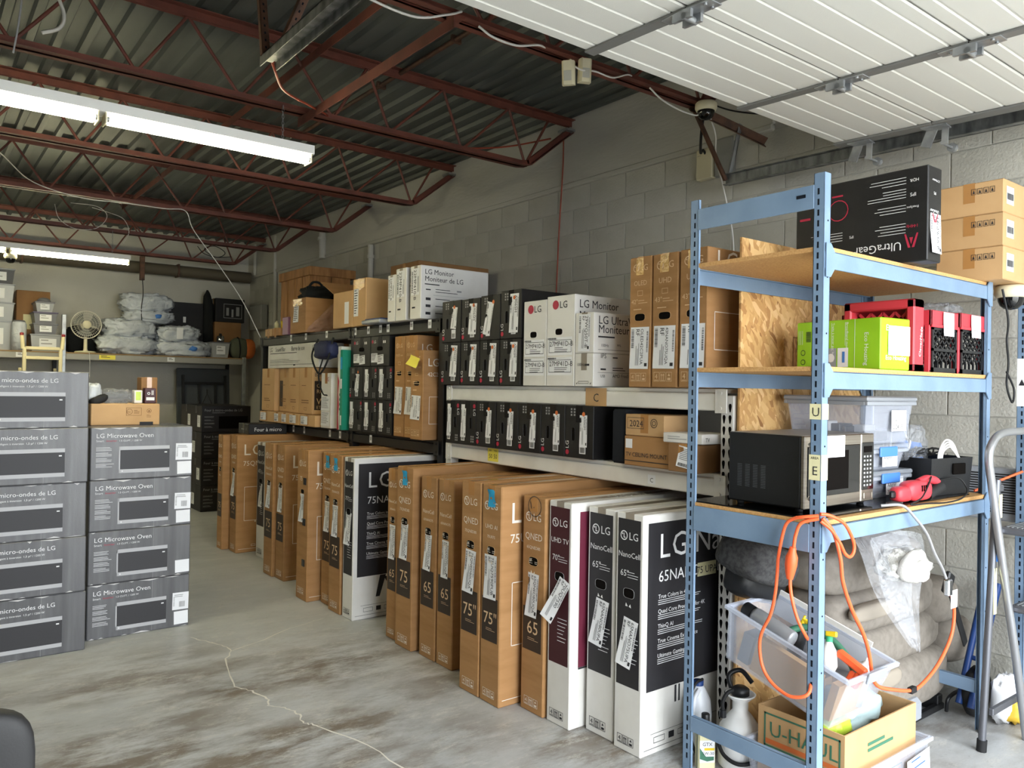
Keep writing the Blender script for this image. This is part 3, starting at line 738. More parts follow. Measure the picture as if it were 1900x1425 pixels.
tv(2.385,2.822,.168,1.030,1.62,'brown','QNED','65QNED80','65','65QNED80UQA','brown television carton with a pen circle, touching the maroon panelled carton',pen=True,lw=.082,tc=.545,rot=-2,curl=.02)
tv(2.282,3.030,.158,1.07,1.82,'brown','UHD AI','75UR75','75"','75UQ7590PUB','brown blue taped television carton with a pale L on its broad side',tape=True,lw=.10,tc=.58,face=face_brown('75UR75'),rot=1)
tv(2.280,3.198,.170,1.071,1.82,'brown','QNED','75QNED80','75"','75QNED80UQA','brown television carton with large size number left of the blue taped one in mid row',lw=.092,tc=.575,rot=-3,lift=.006)
tv(2.372,3.580,.158,1.035,1.60,'brown','NanoCell','65NANO75','65','65NANO75UQA','right one of the two narrow brown cartons side by side in mid row',lw=.068,tc=.575,curl=.008,rot=-1)
tv(2.370,3.755,.165,1.031,1.60,'brown','NanoCell','65NANO75','65','65NANO75UQA','left one of the two narrow brown cartons side by side in mid row',lw=.074,tc=.585,rot=-3)
tv(2.348,3.975,.188,1.069,1.82,'brown','QNED','75QNED85','75','75QNED80UQA','brown blue taped television carton right of the gap in the row',tape=True,lw=.085,tc=.59,rot=-2)
tv(2.372,4.190,.130,1.040,1.60,'brown','NanoCell','65NANO','65','65NANO75UQA','thin brown television carton half hidden at the left end of the near row',lw=.072,tc=.57)
tv(2.335,4.709,.150,1.067,1.82,'bw','NanoCell','','75"','75NANO75UPA','deeper white carton with black panel and big side lettering next to the floor gap',face=face_black('75NANO75UPA','LG NanoCell'),lw=.085,tc=.56,rot=-2,lift=.006)
tv(2.328,4.882,.182,1.071,1.82,'brown','NanoCell','75NANO75','75','75NANO75UQA','brown blue taped television carton touching the deeper white carton',tape=True,lw=.085,tc=.58)
tv(2.360,5.090,.170,1.071,1.82,'brown','QNED','75QNED80','75','75QNED80UQA','brown blue taped television carton second left of the deeper white carton',tape=True,lw=.08,tc=.58)
tv(2.270,5.300,.192,1.081,1.82,'plain','','','75','','brown television carton with black corner clips on its narrow side',face=face_brown('75UP'))
sheet_r=[o for o in COL.objects if o.get('label','').startswith('brown television carton with black corner clips')][0]
ship(sheet_r,(1.82,.192,1.087),'L',.09,.66,.07,.2,'75UP8000',False,rot=0,curl=.02,seed=8)
tv(2.358,5.958,.175,1.067,1.82,'brown','QNED','75QNED80','75','75QNED80UQA','brown television carton right of a narrow gap and left of the corner clipped one',lw=.085,tc=.60,face=face_brown('75QNED'))
tv(2.338,6.152,.188,1.067,1.82,'brown','NanoCell','75NANO75','75','75NANO75UQA','brown television carton directly in front of the small white and black carton far back',lw=.085,tc=.61,rot=-3)
tv(2.515,6.815,.195,1.024,1.60,'bw','NanoCell','','65"','65NANO80','small white and black television carton tucked back between brown ones',lw=.08,tc=.54)
tv(2.390,7.180,.178,1.073,1.82,'brown','QNED','75QNED','75','75QNED80','far brown television carton with big pale lettering on its broad side',face=face_brown('75QNED80'),lw=.075,tc=.58,rot=-3,curl=.02)
tv(2.335,7.412,.140,1.065,1.82,'brown','QNED','75QNED','75','','farthest brown television carton at the left end of the row')
# ---------------------------------------------------------------- white rack, upper level
ZU,ZL=1.5625,1.1775
def blackbox(label,x,y,z,D,code,kind=0,group='black monitor boxes on the racks',lab=(.66,.5,.26,.62),rot=0,rz=0):
    r=carton('monitor_box',label,'box',x,y,z,D,'black_card',rz,group,tm='tape_dark',bev=.003); ln,wd,h=D
    if kind==0:   # letters run up the left edge
        printed(r,D,'L',[('t','LG',wd*.14,h*.17,.036,90)],'ink_light'); printed(r,D,'L',[('c',wd*.09,h*.105,.014)],'red_ink','round_mark')
        printed(r,D,'L',[('r',wd*(.2+.11*a),h*(.8+.055*b),wd*(.2+.11*a)+.013,h*(.8+.055*b)+.01) for a in (0,1) for b in (0,1,2)],'ink_grey','icons')
        printed(r,D,'L',[('c',wd*.66,h*.84,.012)],'orange_ink','seal')
        hole(r,D,'L',wd*.3,h*.45,.026,h*.26,rim='black_card')
    elif kind==1:  # upside down
        printed(r,D,'L',[('t','LG',wd*.86,h*.82,.036,-90)],'ink_light'); printed(r,D,'L',[('c',wd*.91,h*.885,.014)],'red_ink','round_mark')
        printed(r,D,'L',[('r',wd*(.72+.11*a),h*(.07+.055*b),wd*(.72+.11*a)+.013,h*(.07+.055*b)+.01) for a in (0,1) for b in (0,1,2)],'ink_grey','icons')
        hole(r,D,'L',wd*.7,h*.5,.026,h*.26,rim='black_card')
    a,b,w_,h_=lab
    sheet_=sheet(r,D,'L',wd*(a-.14),h*.09,wd*(a+.08),h*.3 if kind==0 else h*.92,'paper','barcode_label'); on_sheet(sheet_,barcode(wd*(a-.11),h*.11,wd*.16,h*.1,False,int(y*90)),'ink')
    ship(r,D,'L',wd*a,h*b,wd*w_,h*h_,code,False,rot=rot,curl=.006,seed=int(y*77)+int(z*10)); return r
xs=((4.262,.225),(4.045,.208),(3.835,.203),(3.625,.203))
nm=('leftmost','second from left','third from left','rightmost')
for i,(y,wd) in enumerate(xs):
    blackbox('black monitor box in the lower row on the white rack, %s of four'%nm[i],2.85,y,ZU,(.52,wd,.278),'A906SM',rot=(-3,-2,-2,-1)[i],lab=(.68,.56,.34,.74))
    blackbox('black monitor box in the top row on the white rack, %s of four'%nm[i],2.85,y-.004,ZU+.2795,(.52,wd,(.275,.272,.278,.29)[i]),'A906SM' if i in(1,3) else '',rot=(-6,-2,-12,-1)[i],lab=((.66,.58,.28,.52),(.62,.52,.40,.72),(.42,.48,.34,.74),(.66,.52,.42,.80))[i])
def whitebox(label,y,wd,h,code,z=ZU,x=2.85,face=True,group='white monitor boxes'):
    D=(.56,wd,h); r=carton('monitor_box',label,'box',x,y,z,D,'white_card',0,group,tape=False,bev=.003)
    printed(r,D,'L',[('t','LG',wd*.46,h*.86,.055)],'ink'); printed(r,D,'L',[('c',wd*.32,h*.9,.026)],'red_ink','round_mark'); hole(r,D,'L',wd*.45,h*.60,.06,.036,'dark_void',rim='white_card')
    for k,t0 in enumerate((.12,.34)):
        sh=sheet(r,D,'L',wd*.05,h*t0,wd*.93,h*(t0+.20),'paper','shipping_label',rot=0)
        on_sheet(sh,[('t',code,wd*.12,h*(t0+.10),wd*.17),('o',wd*.1,h*(t0+.03),wd*.9,h*(t0+.17),.0025)]+lines(wd*.3,h*(t0+.085),wd*.5,3,.01,.003,k)+barcode(wd*.06,h*(t0+.175),wd*.3,h*.02,False,k),'ink')
    if face:
        printed(r,D,'F',[('t','LG Monitor',.03,h*.86,.062),('t','Moniteur de LG',.03,h*.735,.062)]+lines(.03,h*.69,.2,1,.02,.008)+[('r',.03,h*.58,.08,h*.595)]+lines(.12,h*.6,.2,2,.014,.005,3)+[('r',.03,h*(.42-.13*k),.07,h*(.45-.13*k)) for k in range(3)]+[q for k in range(3) for q in lines(.12,h*(.45-.13*k),.16,1,.012,.006,k)],'ink')
    return r
whitebox('white monitor box with round red mark touching the black monitor boxes',3.392,.205,.488,'27MP41D-B',face=False)
whitebox('white monitor box with black lettering on its broad side, behind the wide monitor boxes',3.155,.232,.500,'27MP41D-B')
def wide(label,z,h,code):
    D=(.62,.145,h); r=carton('monitor_box',label,'box',2.85,3.004,z,D,'white_card',0,'white monitor boxes',tm='tape_clear',bev=.003)
    if code:
        ship(r,D,'L',.072,h*.5,.09,h*.92,code,True,curl=.004,seed=5,rot=-1)
        printed(r,D,'F',[('t','LG UltraWide™ Monitor',.03,h*.72,.062),('t','Moniteur UltraWide™ LG',.03,h*.50,.062)]+lines(.03,h*.42,.2,1,.02,.008)+[('t','100Hz',.05,h*.16,.022),('t','99%',.17,h*.18,.018)]+[('r',.03,h*.08,.58,h*.088)],'ink')
    else:
        printed(r,D,'L',[('t','100Hz',.02,h*.62,.022),('r',.08,h*.62,.115,h*.68),('o',.03,h*.08,.11,h*.16,.002)]+[('p',[(.013,h*.08),(.02,h*.06),(.024,h*.13)]),('p',[(.12,h*.08),(.127,h*.06),(.131,h*.13)])],'ink')
        printed(r,D,'F',[('t','IPS',.05,h*.86,.035),('t','AMD FreeSync™',.14,h*.28,.026)]+lines(.14,h*.9,.06,1,.01,.006)+[('r',.05,h*.5,.09,h*.55)]+lines(.14,h*.58,.12,2,.012,.004,3)+[('r',.03,h*.42,.58,h*.428),('t','USB',.05,h*.28,.02)],'ink')
    return r
wide('upright white ultrawide monitor box, lower one of two stacked',ZU,.176,'')
wide('white ultrawide monitor box with shipping label, upper one of two stacked',ZU+.1775,.215,'29WQ50T-B')
# monitor boxes' broad face continues below the wide box
def tvup(label,y,wd,h,prod,num,code,face=False):
    D=(1.02,wd,h); r=carton('television_carton',label,'box',2.845,y,ZU,D,'card',0,'brown television cartons up on the racks')
    printed(r,D,'L',logo(wd*.3,h*.915,wd*.3)+[('t',prod,wd*.5,h*.78,wd*.24,0,'c'),('o',wd*.38,h*.70,wd*.62,h*.74,.002),('t',num,wd*.1,h*.64,wd*.22)]+lines(wd*.42,h*.665,wd*.45,2,.012,.003)+lines(wd*.2,h*.60,wd*.6,1,.012,.004)+care(wd*.1,h*.045,wd*.75)+[('t','HDMI',wd*.5,h*.165,wd*.14,0,'c')],'pale_brown_ink')
    hole(r,D,'L',wd*.5,h*.535,wd*.48,.036); ship(r,D,'L',wd*.5,h*.30,wd*.86,h*.32,code,True,rot=-1,curl=.006,seed=int(y*50))
    mb=MB(); T=fmat(D,'L'); mb.grid(4,6,lambda u,v:(wd*(.3+.35*u),h*(.86+.13*v),.002+.002*math.sin(u*9+v*6)),0,T); mb.build('tape_strip','tape_gloss',r)
    if face: printed(r,D,'F',[('t','LG',.06,h*.85,.125),('o',.05,h*.27,.9,h*.545,.004)],'pale_white_ink','side_lettering')
    return r
mat('tape_gloss',(206,164,98),.1,spec=.8,bump=.5,bs=60)
tvup('brown television carton up on the white rack, left one of three',2.603,.142,.640,'OLED','42"','OLED42C2PUA')
tvup('brown television carton up on the white rack, middle one of three',2.438,.155,.638,'UHD','43"','43NANO75UQA')
tvup('brown television carton up on the white rack behind the blue post, large white letters',2.265,.160,.640,'UHD','43"','43NANO75UQA',True)
# ---- white rack, lower level
Yl=((4.258,.157,1),(4.07,.185,1),(3.86,.205,0),(3.637,.215,0),(3.428,.205,0),(3.222,.202,0),(2.996,.222,0))
on=('first','second','third','fourth','fifth','sixth','seventh')
for i,(y,wd,k) in enumerate(Yl):
    blackbox('black monitor box on the lower white rack shelf, %s from the left'%on[i],2.85,y,ZL,(.50,wd,.282),'A906SM' if k==0 else 'A906',k,lab=(.66,.52,.26,.60) if k==0 else (.26,.5,.3,.66),rot=(0,0,-1,-1,-1,1,1)[i])
fo=thing('foam_block','black foam slab standing on the lower white rack shelf','foam',(2.845,2.755,ZL)); MB().box(0,0,0,.55,.105,.272,.012).build('slab','foam',fo); MB().box(-.0015,.02,.02,0,.085,.25).build('face_skin','foam',fo)
D=(.30,.30,.145); r=carton('ceiling_mount_box','brown carton lettered for a ceiling mount on the lower white rack shelf','box',2.83,2.452,ZL,D,'card',0,None,tape=False)
printed(r,D,'L',[('t','TV CEILING MOUNT',.012,.045,.029),('r',0,.022,.3,.026)],'ink'); sheet(r,D,'L',.01,.085,.055,.13,'paper','blank_label')
D=(.26,.255,.105); r=carton('small_carton','small brown carton stamped 2024 on top of the ceiling mount carton','box',2.835,2.497,ZL+.1465,D,'card_light',0,None)
printed(r,D,'L',[('t','2024',.03,.045,.045),('o',.015,.035,.125,.09,.002)],'ink'); printed(r,D,'L',[('ring',.19,.065,.022,.003),('ring',.19,.065,.012,.003)],'ink','seal')
D=(.34,.175,.13); r=carton('label_carton','dark brown carton with a tilted product label under a slim white box','box',2.80,2.268,ZL,D,'card_dark',0,None)
sh=sheet(r,D,'L',.06,.02,.165,.115,'paper','product_label',rot=-8,curl=.01); on_sheet(sh,lines(.07,.105,.085,7,.008,.002)+barcode(.07,.025,.085,.014,False,4),'ink')
D=(.24,.23,.045); r=carton('slim_box','slim white box lying on the labelled carton behind the blue post','box',2.80,2.245,ZL+.1315,D,'white_card',0,None,tape=False,tm='tape_clear'); printed(r,D,'L',lines(.03,.03,.12,2,.01,.003),'ink_grey'); printed(r,D,'F',[('t','TV',.02,.012,.025)],'ink','end_print')
# ---------------------------------------------------------------- black rack, lower level
ZA=1.1775
for k,(y,x) in enumerate(((5.655,2.86),(5.415,2.86),(5.175,2.86))):
    p=('left','middle','right')[k]
    blackbox('black monitor box in the bottom row on the black rack, %s'%p,x,y,ZA,(.5,.232,.258),'A906',1,lab=(.22 if k==0 else .3,.45,.3,.5),rot=(-1,0,2)[k])
    blackbox('black monitor box in the middle row on the black rack, %s'%p,x,y,ZA+.2595,(.5,.232,.258),'A906',0 if k==0 else 1,lab=(.6 if k==0 else .28,.52,.28,.52),rot=(-4,0,-3)[k])
for k,y in enumerate((5.53,5.225)):
    D=(.5,.298,.232); r=carton('monitor_box','wide black monitor box on top of the black stack on the black rack, %s'%('left','right')[k],'box',2.86,y,ZA+.519,D,'black_card',0,'black monitor boxes on the racks',tm='tape_dark')
    printed(r,D,'L',[('t','LG',.05,.178,.032),('r',.2,.175,.215,.195),('r',.225,.175,.24,.195)],'ink_light'); printed(r,D,'L',[('c',.03,.19,.014)],'red_ink','round_mark'); hole(r,D,'L',.15,.135,.09,.034,rim='black_card')
    for q,(a,ro_) in enumerate(((.01,0),(.11,4))):
        sh=sheet(r,D,'L',a,.03-.012*q,a+.1,.10-.012*q,'paper','shipping_label',rot=ro_,off=.001+.001*q); on_sheet(sh,lines(a+.01,.085-.012*q,.07,4,.011,.004,q)+barcode(a+.01,.088-.012*q,.08,.008,False,q),'ink')
def lgbox(label,x,y,wd,h,face,note=None,ln=1.02,nl=None):
    D=(ln,wd,h); r=carton('television_carton',label,'box',x,y,ZA,D,'card',0,'brown television cartons up on the racks')
    printed(r,D,'L',logo(wd*.3,h*.905,wd*.27)+[('t','OLED evo',wd*.5,h*.80,wd*.16,0,'c'),('o',wd*.38,h*.715,wd*.62,h*.745,.002)]+lines(wd*.2,h*.65,wd*.6,2,.012,.004)+lines(wd*.2,h*.56,wd*.5,1,.012,.006)+care(wd*.1,h*.04,wd*.7),'pale_brown_ink'); hole(r,D,'L',wd*.5,h*.63,wd*.45,.034); ship(r,D,'L',wd*.45,h*.36,wd*.75,h*.27,'OLED42C2PUA',False,rot=-2,curl=.012,seed=int(y*30))
    printed(r,D,'F',face,'pale_white_ink','side_lettering')
    if note:
        sheet(r,D,'L',wd*.1,h*.82,wd*.9,h*.93,'paper_yellow','sticky_note',rot=-14,curl=.03,lift=.01,off=.02)
    return r
lgbox('brown television carton standing at the left of three on the black rack',2.86,4.995,.148,.735,[('t','LG',.07,.62,.13)])
lgbox('brown television carton with large pale letters, middle one of three on the black rack',2.86,4.822,.165,.735,[('t','LG',.035,.62,.078)])
lgbox('brown television carton in front with a yellow sticky note on the black rack',2.80,4.635,.165,.62,[('t','LG',.035,.51,.078),('t','42C2',.035,.44,.04),('o',.05,.11,.8,.30,.003),('o',.15,.03,.3,.05,.002)],True)
# slim upright cartons
D=(.5,.045,.66); r=carton('slim_carton','slim teal carton standing upright on the black rack','box',2.83,5.955,ZA,D,'teal_card',0,None,tape=False,bev=.002); sheet(r,D,'L',.008,.34,.037,.42,'paper','white_band'); sheet(r,D,'L',.012,.04,.034,.12,'paper','code_label'); sheet(r,D,'L',.004,.50,.041,.60,'blue_tape','round_sticker')
D=(.5,.06,.69); r=carton('slim_carton','slim white and red carton standing left of the teal one','box',2.84,6.005,ZA,D,'white_card',0,None,tape=False,bev=.002)
T=fmat(D,'L'); MB().add([(0,0,.001),(.03,0,.001),(.02,.12,.001),(.032,.2,.001),(.015,.3,.001),(.03,.4,.001),(.0,.46,.001)],[tuple(range(7))],0,T).build('red_band','red_ink',r); printed(r,D,'L',lines(.04,.3,.015,4,.04,.02),'ink')
# sound bar cartons
for k,(y,wd,x,h,l) in enumerate(((7.535,.34,2.86,.42,'farthest left'),(7.205,.31,2.90,.42,'second from left'),(6.93,.255,2.865,.42,'third from left'),(6.625,.295,2.86,.42,'rightmost, with big dark panel on its side'))):
    D=(.5,wd,h); r=carton('speaker_carton','tall brown sound system carton, %s'%l,'box',x,y,ZA+.1025,D,'card_light',0,'sound system cartons on the black rack')
    printed(r,D,'L',lines(wd*.2,h*.62,wd*.5,1,.02,.006,k)+lines(wd*.2,h*.30,wd*.6,2,.02,.008,k+3)+[('o',wd*.4,h*.08,wd*.6,h*.14,.003)],'ink_brown') if 'ink_brown' in M else None
    if k==3:
        sheet(r,D,'F',.02,.04,.46,.3,'dark_brown_print','printed_panel'); printed(r,D,'F',[('t','ON',.04,.24,.05),('t','RO',.04,.19,.05),('t','W',.04,.09,.079),('t','ET',.04,.05,.04)],'pale_brown_ink','lettering',.0022); printed(r,D,'F',[('t','Bar',.02,.34,.05)],'ink','title')
    if k==1: sheet(r,D,'L',.02,.05,.10,.3,'dark_brown_print','printed_panel')
for k,(y,wd) in enumerate(((7.40,.36),(7.215,.175),(7.02,.185),(6.77,.24),(6.42,.33))):
    D=(.42,wd,.10); r=carton('flat_carton','flat brown carton with a white label under the sound system cartons, %s from left'%on[k],'box',2.80,y,ZA,D,'card_light',0,'flat cartons on the black rack')
    sh=sheet(r,D,'L',.02,.015,min(wd*.7,.17),.088,'paper','white_label'); on_sheet(sh,lines(.03,.08,.1,4,.014,.004,k)+barcode(.03,.02,.06,.012,False,k),'ink')
D=(.24,1.22,.222); r=carton('sound_bar_box','long white sound bar box lying on brown sound system cartons','box',2.86,6.50,ZA+.524,D,'white_card',0,None,tape=False)
printed(r,D,'L',[('t','LG',.05,.16,.06),('t','Sound Bar',.20,.16,.06),('t','Barre de son',.60,.16,.06),('t','LG',1.08,.16,.06)]+lines(.06,.145,1.1,1,.02,.006)+[('r',.06,.03,1.1,.033)]+lines(.06,.08,.8,3,.013,.003)+[('r',.65,.02,.7,.03)],'ink')
D=(.4,.20,.47); r=carton('white_carton','upright white carton with pasted paper sheets right of the sound system cartons','box',2.84,6.19,ZA,D,'white_card',0,None)
for k in (0,1):
    sh=sheet(r,D,'L',.01,.02+.13*k,.18,.14+.13*k,'paper','paper_sheet',curl=.006); on_sheet(sh,lines(.02,.13+.13*k,.15,8,.012,.003,k),'ink')
printed(r,D,'L',[('t','LG',.1,.40,.05)],'red_ink'); 
mb=MB(); mb.blob((0,0,0),(.06,.17,.075),.6,.15,3,2); bgo=thing('hanging_bag','dark blue pouch with black strap hanging from the black rack beam','bag',(2.80,6.22,1.84)); mb.build('pouch','navy',bgo) if 'navy' in M else mb.build('pouch','blue_dark',bgo)
mb=MB(); mb.tube(cr([(0,.16,.1),(-.05,.17,-.05),(-.05,.02,-.2),(-.05,-.14,-.1),(0,-.14,.1)]),.008,6); mb.tube(cr([(-.05,-.05,-.08),(-.07,-.02,-.22),(-.06,-.08,-.36),(-.05,-.15,-.38)]),.006,6); mb.build('strap','cloth_black',bgo)
# ---------------------------------------------------------------- black rack, top
ZT_=2.0225
D=(.62,.36,.32); r=carton('open_carton','brown carton holding a black bag on the top of the black rack','box',2.86,6.80,ZT_,D,'card',0,None,tape=False)
sh=sheet(r,D,'L',.08,.10,.20,.27,'paper','paper_label',curl=.01); on_sheet(sh,lines(.09,.26,.1,9,.017,.006),'ink')
T=fmat(D,'L'); mb=MB(); mb.grid(4,6,lambda u,v:(.08+.2*u,.25+.065*v,.004+.006*math.sin(u*9+v*8)),0,T); mb.build('tape_strip','tape_gloss',r)
bb=thing('duffel_bag','black cloth bag heaped in the open carton on the black rack','bag',(3.05,7.0,ZT_+.322)); MB().blob((0,0,.045),(.17,.15,.09),.8,.35,2.5,4,24,crease=.3).build('bag_body','cloth_black',bb); MB().tube(cr([(-.1,-.05,.11),(-.05,-.03,.16),(.03,0,.16),(.08,.03,.11)]),.012,6).build('handle','cloth_black',bb)
bw=thing('bubble_wrap','crumpled pinkish clear wrap hanging against the brown carton on the black rack','packing wrap',(3.02,6.72,ZT_))
MB().grid(22,26,lambda u,v:((u-.5)*.36*(1-.75*v)+.10*v,.055-.05*v+.035*noise.noise(Vector((u*9,v*9,2)))-.03*abs(noise.noise(Vector((u*17,v*15,6)))),.004+.26*v+.01*noise.noise(Vector((u*7,v*5,9))))).build('wrap','pink_film',bw)
D=(.62,.36,.30); r=carton('open_carton','brown carton with open flaps beside the white monitor boxes on the black rack','box',2.86,5.86,ZT_,D,'card_light',0,None,tape=False)
mb=MB(); mb.box(0,0,0,.62,.005,.3,0,0,Matrix.Translation((0,.36,.30))@Matrix.Rotation(math.radians(-65),4,'X')); mb.build('flap','card',r); mb=MB(); mb.box(0,0,0,.004,.36,.16,0,0,Matrix.Translation((.616,0,.30))@Matrix.Rotation(math.radians(-20),4,'Y')); mb.build('flap','card',r)
sh=sheet(r,D,'L',.22,.03,.30,.21,'paper','paper_label'); 
D=(.62,.23,.38); r=carton('tech_carton','brown carton lettered on its side between open carton and white boxes on the black rack','box',2.86,5.62,ZT_,D,'card_light',0,None)
printed(r,D,'F',[('t','Tech',.28,.09,.079)],'ink'); sh=sheet(r,D,'L',.02,.08,.10,.30,'paper','paper_label'); on_sheet(sh,lines(.03,.29,.06,10,.02,.007),'ink'); T=fmat(D,'L'); MB().grid(4,6,lambda u,v:(.03+.18*u,.30+.075*v,.004+.006*math.sin(u*9+v*8)),0,T).build('tape_strip','tape_gloss',r)
D=(.75,.50,.62); r=carton('large_carton','large plain brown carton behind the white monitor boxes on the black rack','box',3.50,5.9,ZT_,D,'card_dark',0,None); sheet(r,D,'F',.22,.42,.30,.5,'green_dark','round_sticker')
for k,(y,wd,h) in enumerate(((5.10,.11,.345),(4.94,.148,.38),(4.735,.145,.375))):
    D=(.58,wd,h); r=carton('monitor_box','white monitor box standing on top of the black rack, %s of three'%('left','middle','right')[k],'box',2.83,y,ZT_,D,'white_card',0,'white monitor boxes',tm='tape_clear')
    sh=sheet(r,D,'L',wd*.1,h*.45,wd*.85,h*.95,'paper','shipping_label'); on_sheet(sh,[('t','22MP410-B',wd*.35,h*.93,wd*.32,-90)]+barcode(wd*.14,h*.5,wd*.12,h*.4,True,k)+lines(wd*.7,h*.5,h*.3,2,wd*.08,wd*.03,k,True),'ink'); printed(r,D,'L',[('r',wd*.2,h*.2,wd*.5,h*.23)],'ink','picture')
    printed(r,D,'F',[('t','LG Monitor',.03,h*.84,.05),('t','Moniteur de LG',.03,h*.71,.05),('r',.04,h*.54,.08,h*.56),('r',.04,h*.35,.08,h*.4),('r',.04,h*.22,.08,h*.27),('r',.04,h*.08,.08,h*.13)]+lines(.03,h*.66,.2,1,.02,.007)+lines(.12,h*.57,.2,2,.018,.004)+[q for kk in range(3) for q in lines(.12,h*(.39-.135*kk),.13,1,.01,.005,kk)],'ink')
    printed(r,D,'F',[('r',.10,h*.45,.57,h*.455),('r',.3,h*.55,.34,h*.58)],'ink_grey','rule')
st=thing('tray_lid','grey plastic tray lid lying on the black rack in front of the lettered carton','tray',(2.80,5.28,ZT_)); MB().box(0,0,0,.4,.30,.03,.008).build('tray','grey_plastic',st); MB().box(.02,.02,.030,.38,.28,.04,.004).build('rim','blue_dark',st)
# clutter at the far end
for k,(y,wd,h,m_) in enumerate(((7.66,.18,.075,'card_light'),(7.48,.17,.075,'card'))):
    D=(.2,wd,h); carton('small_carton','tiny brown carton at the far end on top of the black rack, %s'%('left','right')[k],'box',2.87,y,ZT_,D,m_,0,None)
cn=thing('spray_can','small pale can standing on a tiny carton on the black rack','can',(2.95,7.74,ZT_+.0765)); MB().lathe([(0,0),(.022,0),(.022,.06),(.015,.07),(.008,.075),(.008,.085),(0,.085)],14).build('can_body','paper_cream',cn)
cn=thing('yellow_cup','small yellow cup standing on a tiny carton on the black rack','cup',(2.95,7.55,ZT_+.0765)); MB().lathe([(0,0),(.026,0),(.032,.07),(.029,.07),(.024,.006),(0,.006)],14).build('cup_body','yellow_plastic',cn)
D=(.25,.14,.17); carton('pink_packet','mauve packet upright beside the carton with black bag','packet',2.88,7.27,ZT_,D,'mauve' if 'mauve' in M else 'card',0,None,tape=False); 
# ---------------------------------------------------------------- blue boltless shelving
bs=thing('shelving_unit','blue steel boltless shelving unit with particle board shelves at the right','shelving',(0,0,0))
slot_me=None; hole_me=None
def post(root,x,y,h,sx,sy,slotL=True,slotF=True):
    """angle post: flanges run from the corner (x,y) in directions sx, sy"""
    global slot_me,hole_me
    mb=MB(); a,b=sorted((0,sx*.042)); c,d=sorted((0,sy*.003)); mb.box(a,c,0,b,d,h,.001)
    a,b=sorted((0,sx*.003)); c,d=sorted((0,sy*.042)); mb.box(a,c,0,b,d,h,.001)
    a,b=sorted((sx*.038,sx*.042)); c,d=sorted((0,sy*.014)); mb.box(a,c,0,b,d,h,.001)
    a,b=sorted((0,sx*.014)); c,d=sorted((sy*.038,sy*.042)); mb.box(a,c,0,b,d,h,.001)
    o=mb.build('post','steel_blue',root,(x,y,0))
    z=.06
    while z<h-.03:
        if slotL:
            if slot_me is None: slot_me=MB().box(-.0007,-.0035,-.011,.0007,.0035,.011).build('slot','slot',o,(0,sy*.023,z)).data
            else: link('slot',slot_me,o,(0,sy*.023,z))
        z+=.038
    if slotF:
        z=.16
        while z<h-.03:
            if hole_me is None: hole_me=MB().lathe([(.0,-.0008),(.0035,-.0008),(.0035,.0008),(0,.0008)],8,T=Matrix.Rotation(math.pi/2,4,'X')).build('pin_hole','slot',o,(sx*.024,0,z)).data
            else: link('pin_hole',hole_me,o,(sx*.024,0,z))
            z+=.20
    return o
X0,X1,Y0,Y1=2.55,3.96,1.525,2.122
post(bs,X0,Y0,2.33,1,1); post(bs,X0,Y1,2.33,1,-1,True,False); post(bs,X1,Y0,2.068,-1,1,True,True); post(bs,X1,Y1,2.068,-1,-1,False,False)
def beam(x0,y0,x1,y1,z,h=.062,name='beam'):
    mb=MB()
    if abs(x1-x0)>abs(y1-y0):
        mb.box(x0,y0-.004,z-h,x1,y0+.003,z,.001); mb.box(x0,y0-.004,z-.003,x1,y0+.022 if y0<1.8 else y0-.022,z) if y0<1.8 else mb.box(x0,y0-.022,z-.003,x1,y0+.003,z)
        for xx,s_ in ((x0,1),(x1,-1)):
            mb.prism([(0,-h-.03),(s_*.03,-h-.03),(s_*.055,-h),(s_*.055,0),(s_*.03,.028),(0,.028)] if s_>0 else [(0,.028),(-.03,.028),(-.055,0),(-.055,-h),(-.03,-h-.03),(0,-h-.03)],-.001,.003,0,Matrix.Translation((xx,y0-.004,z))@Matrix.Rotation(math.pi/2,4,'X'))
    else:
        mb.box(x0-.003,y0,z-h,x0+.004,y1,z,.001); mb.box(x0,y0,z-.003,x0+.02,y1,z)
    return mb.build(name,'steel_blue',bs)
for z in (2.052,1.626,1.078):
    beam(X0+.006,Y0,X1-.006,Y0,z); beam(X0+.006,Y1,X1-.006,Y1,z)
    MB().box(X0+.004,Y0+.004,z+.0005,X1-.004,Y1-.005,z+.0175,.001).build('shelf_board','particle',bs)
beam(X0,Y0+.04,X0,Y1-.04,1.082,.10); beam(X0,Y0+.04,X0,Y1-.04,.225,.06); beam(X0,Y0+.04,X0,Y1-.04,2.29,.085,'tie_bar'); beam(X1,Y0+.04,X1,Y1-.04,.225,.06)
MB().box(-.0015,-.018,-.006,.0015,.018,.006).build('tie_slot','slot',bs,(X0-.003,1.615,2.255))
SB=MB().box(X0+.01,Y0+.035,1.0957,X1-.12,Y1-.01,1.1015,.001).build('black_sheet','glass_black'); tag(SB,'thin glossy black panel lying on the lower shelf board','panel')
for z0,z1,t in ((1.455,1.51,'U'),(1.24,1.33,'E')):
    sh=sheet(bs,(0,0,0),'L',-Y0-.0445,z0,-Y0-.001,z1,'paper_cream','post_tag',off=0); sh[0].location=(X0-.0015,0,0); on_sheet(sh,[('t',t,-Y0-.022,z0+(z1-z0)*.2,.045,0,'c')]+([('t','AREA',-Y0-.022,z1-.016,.013,0,'c')] if t=='E' else []),'ink')
    sh2=sheet(bs,(0,0,0),'F',X0+.001,z0,X0+.043,z1,'paper_cream','post_tag',off=0); sh2[0].location=(0,Y0-.0015,0)
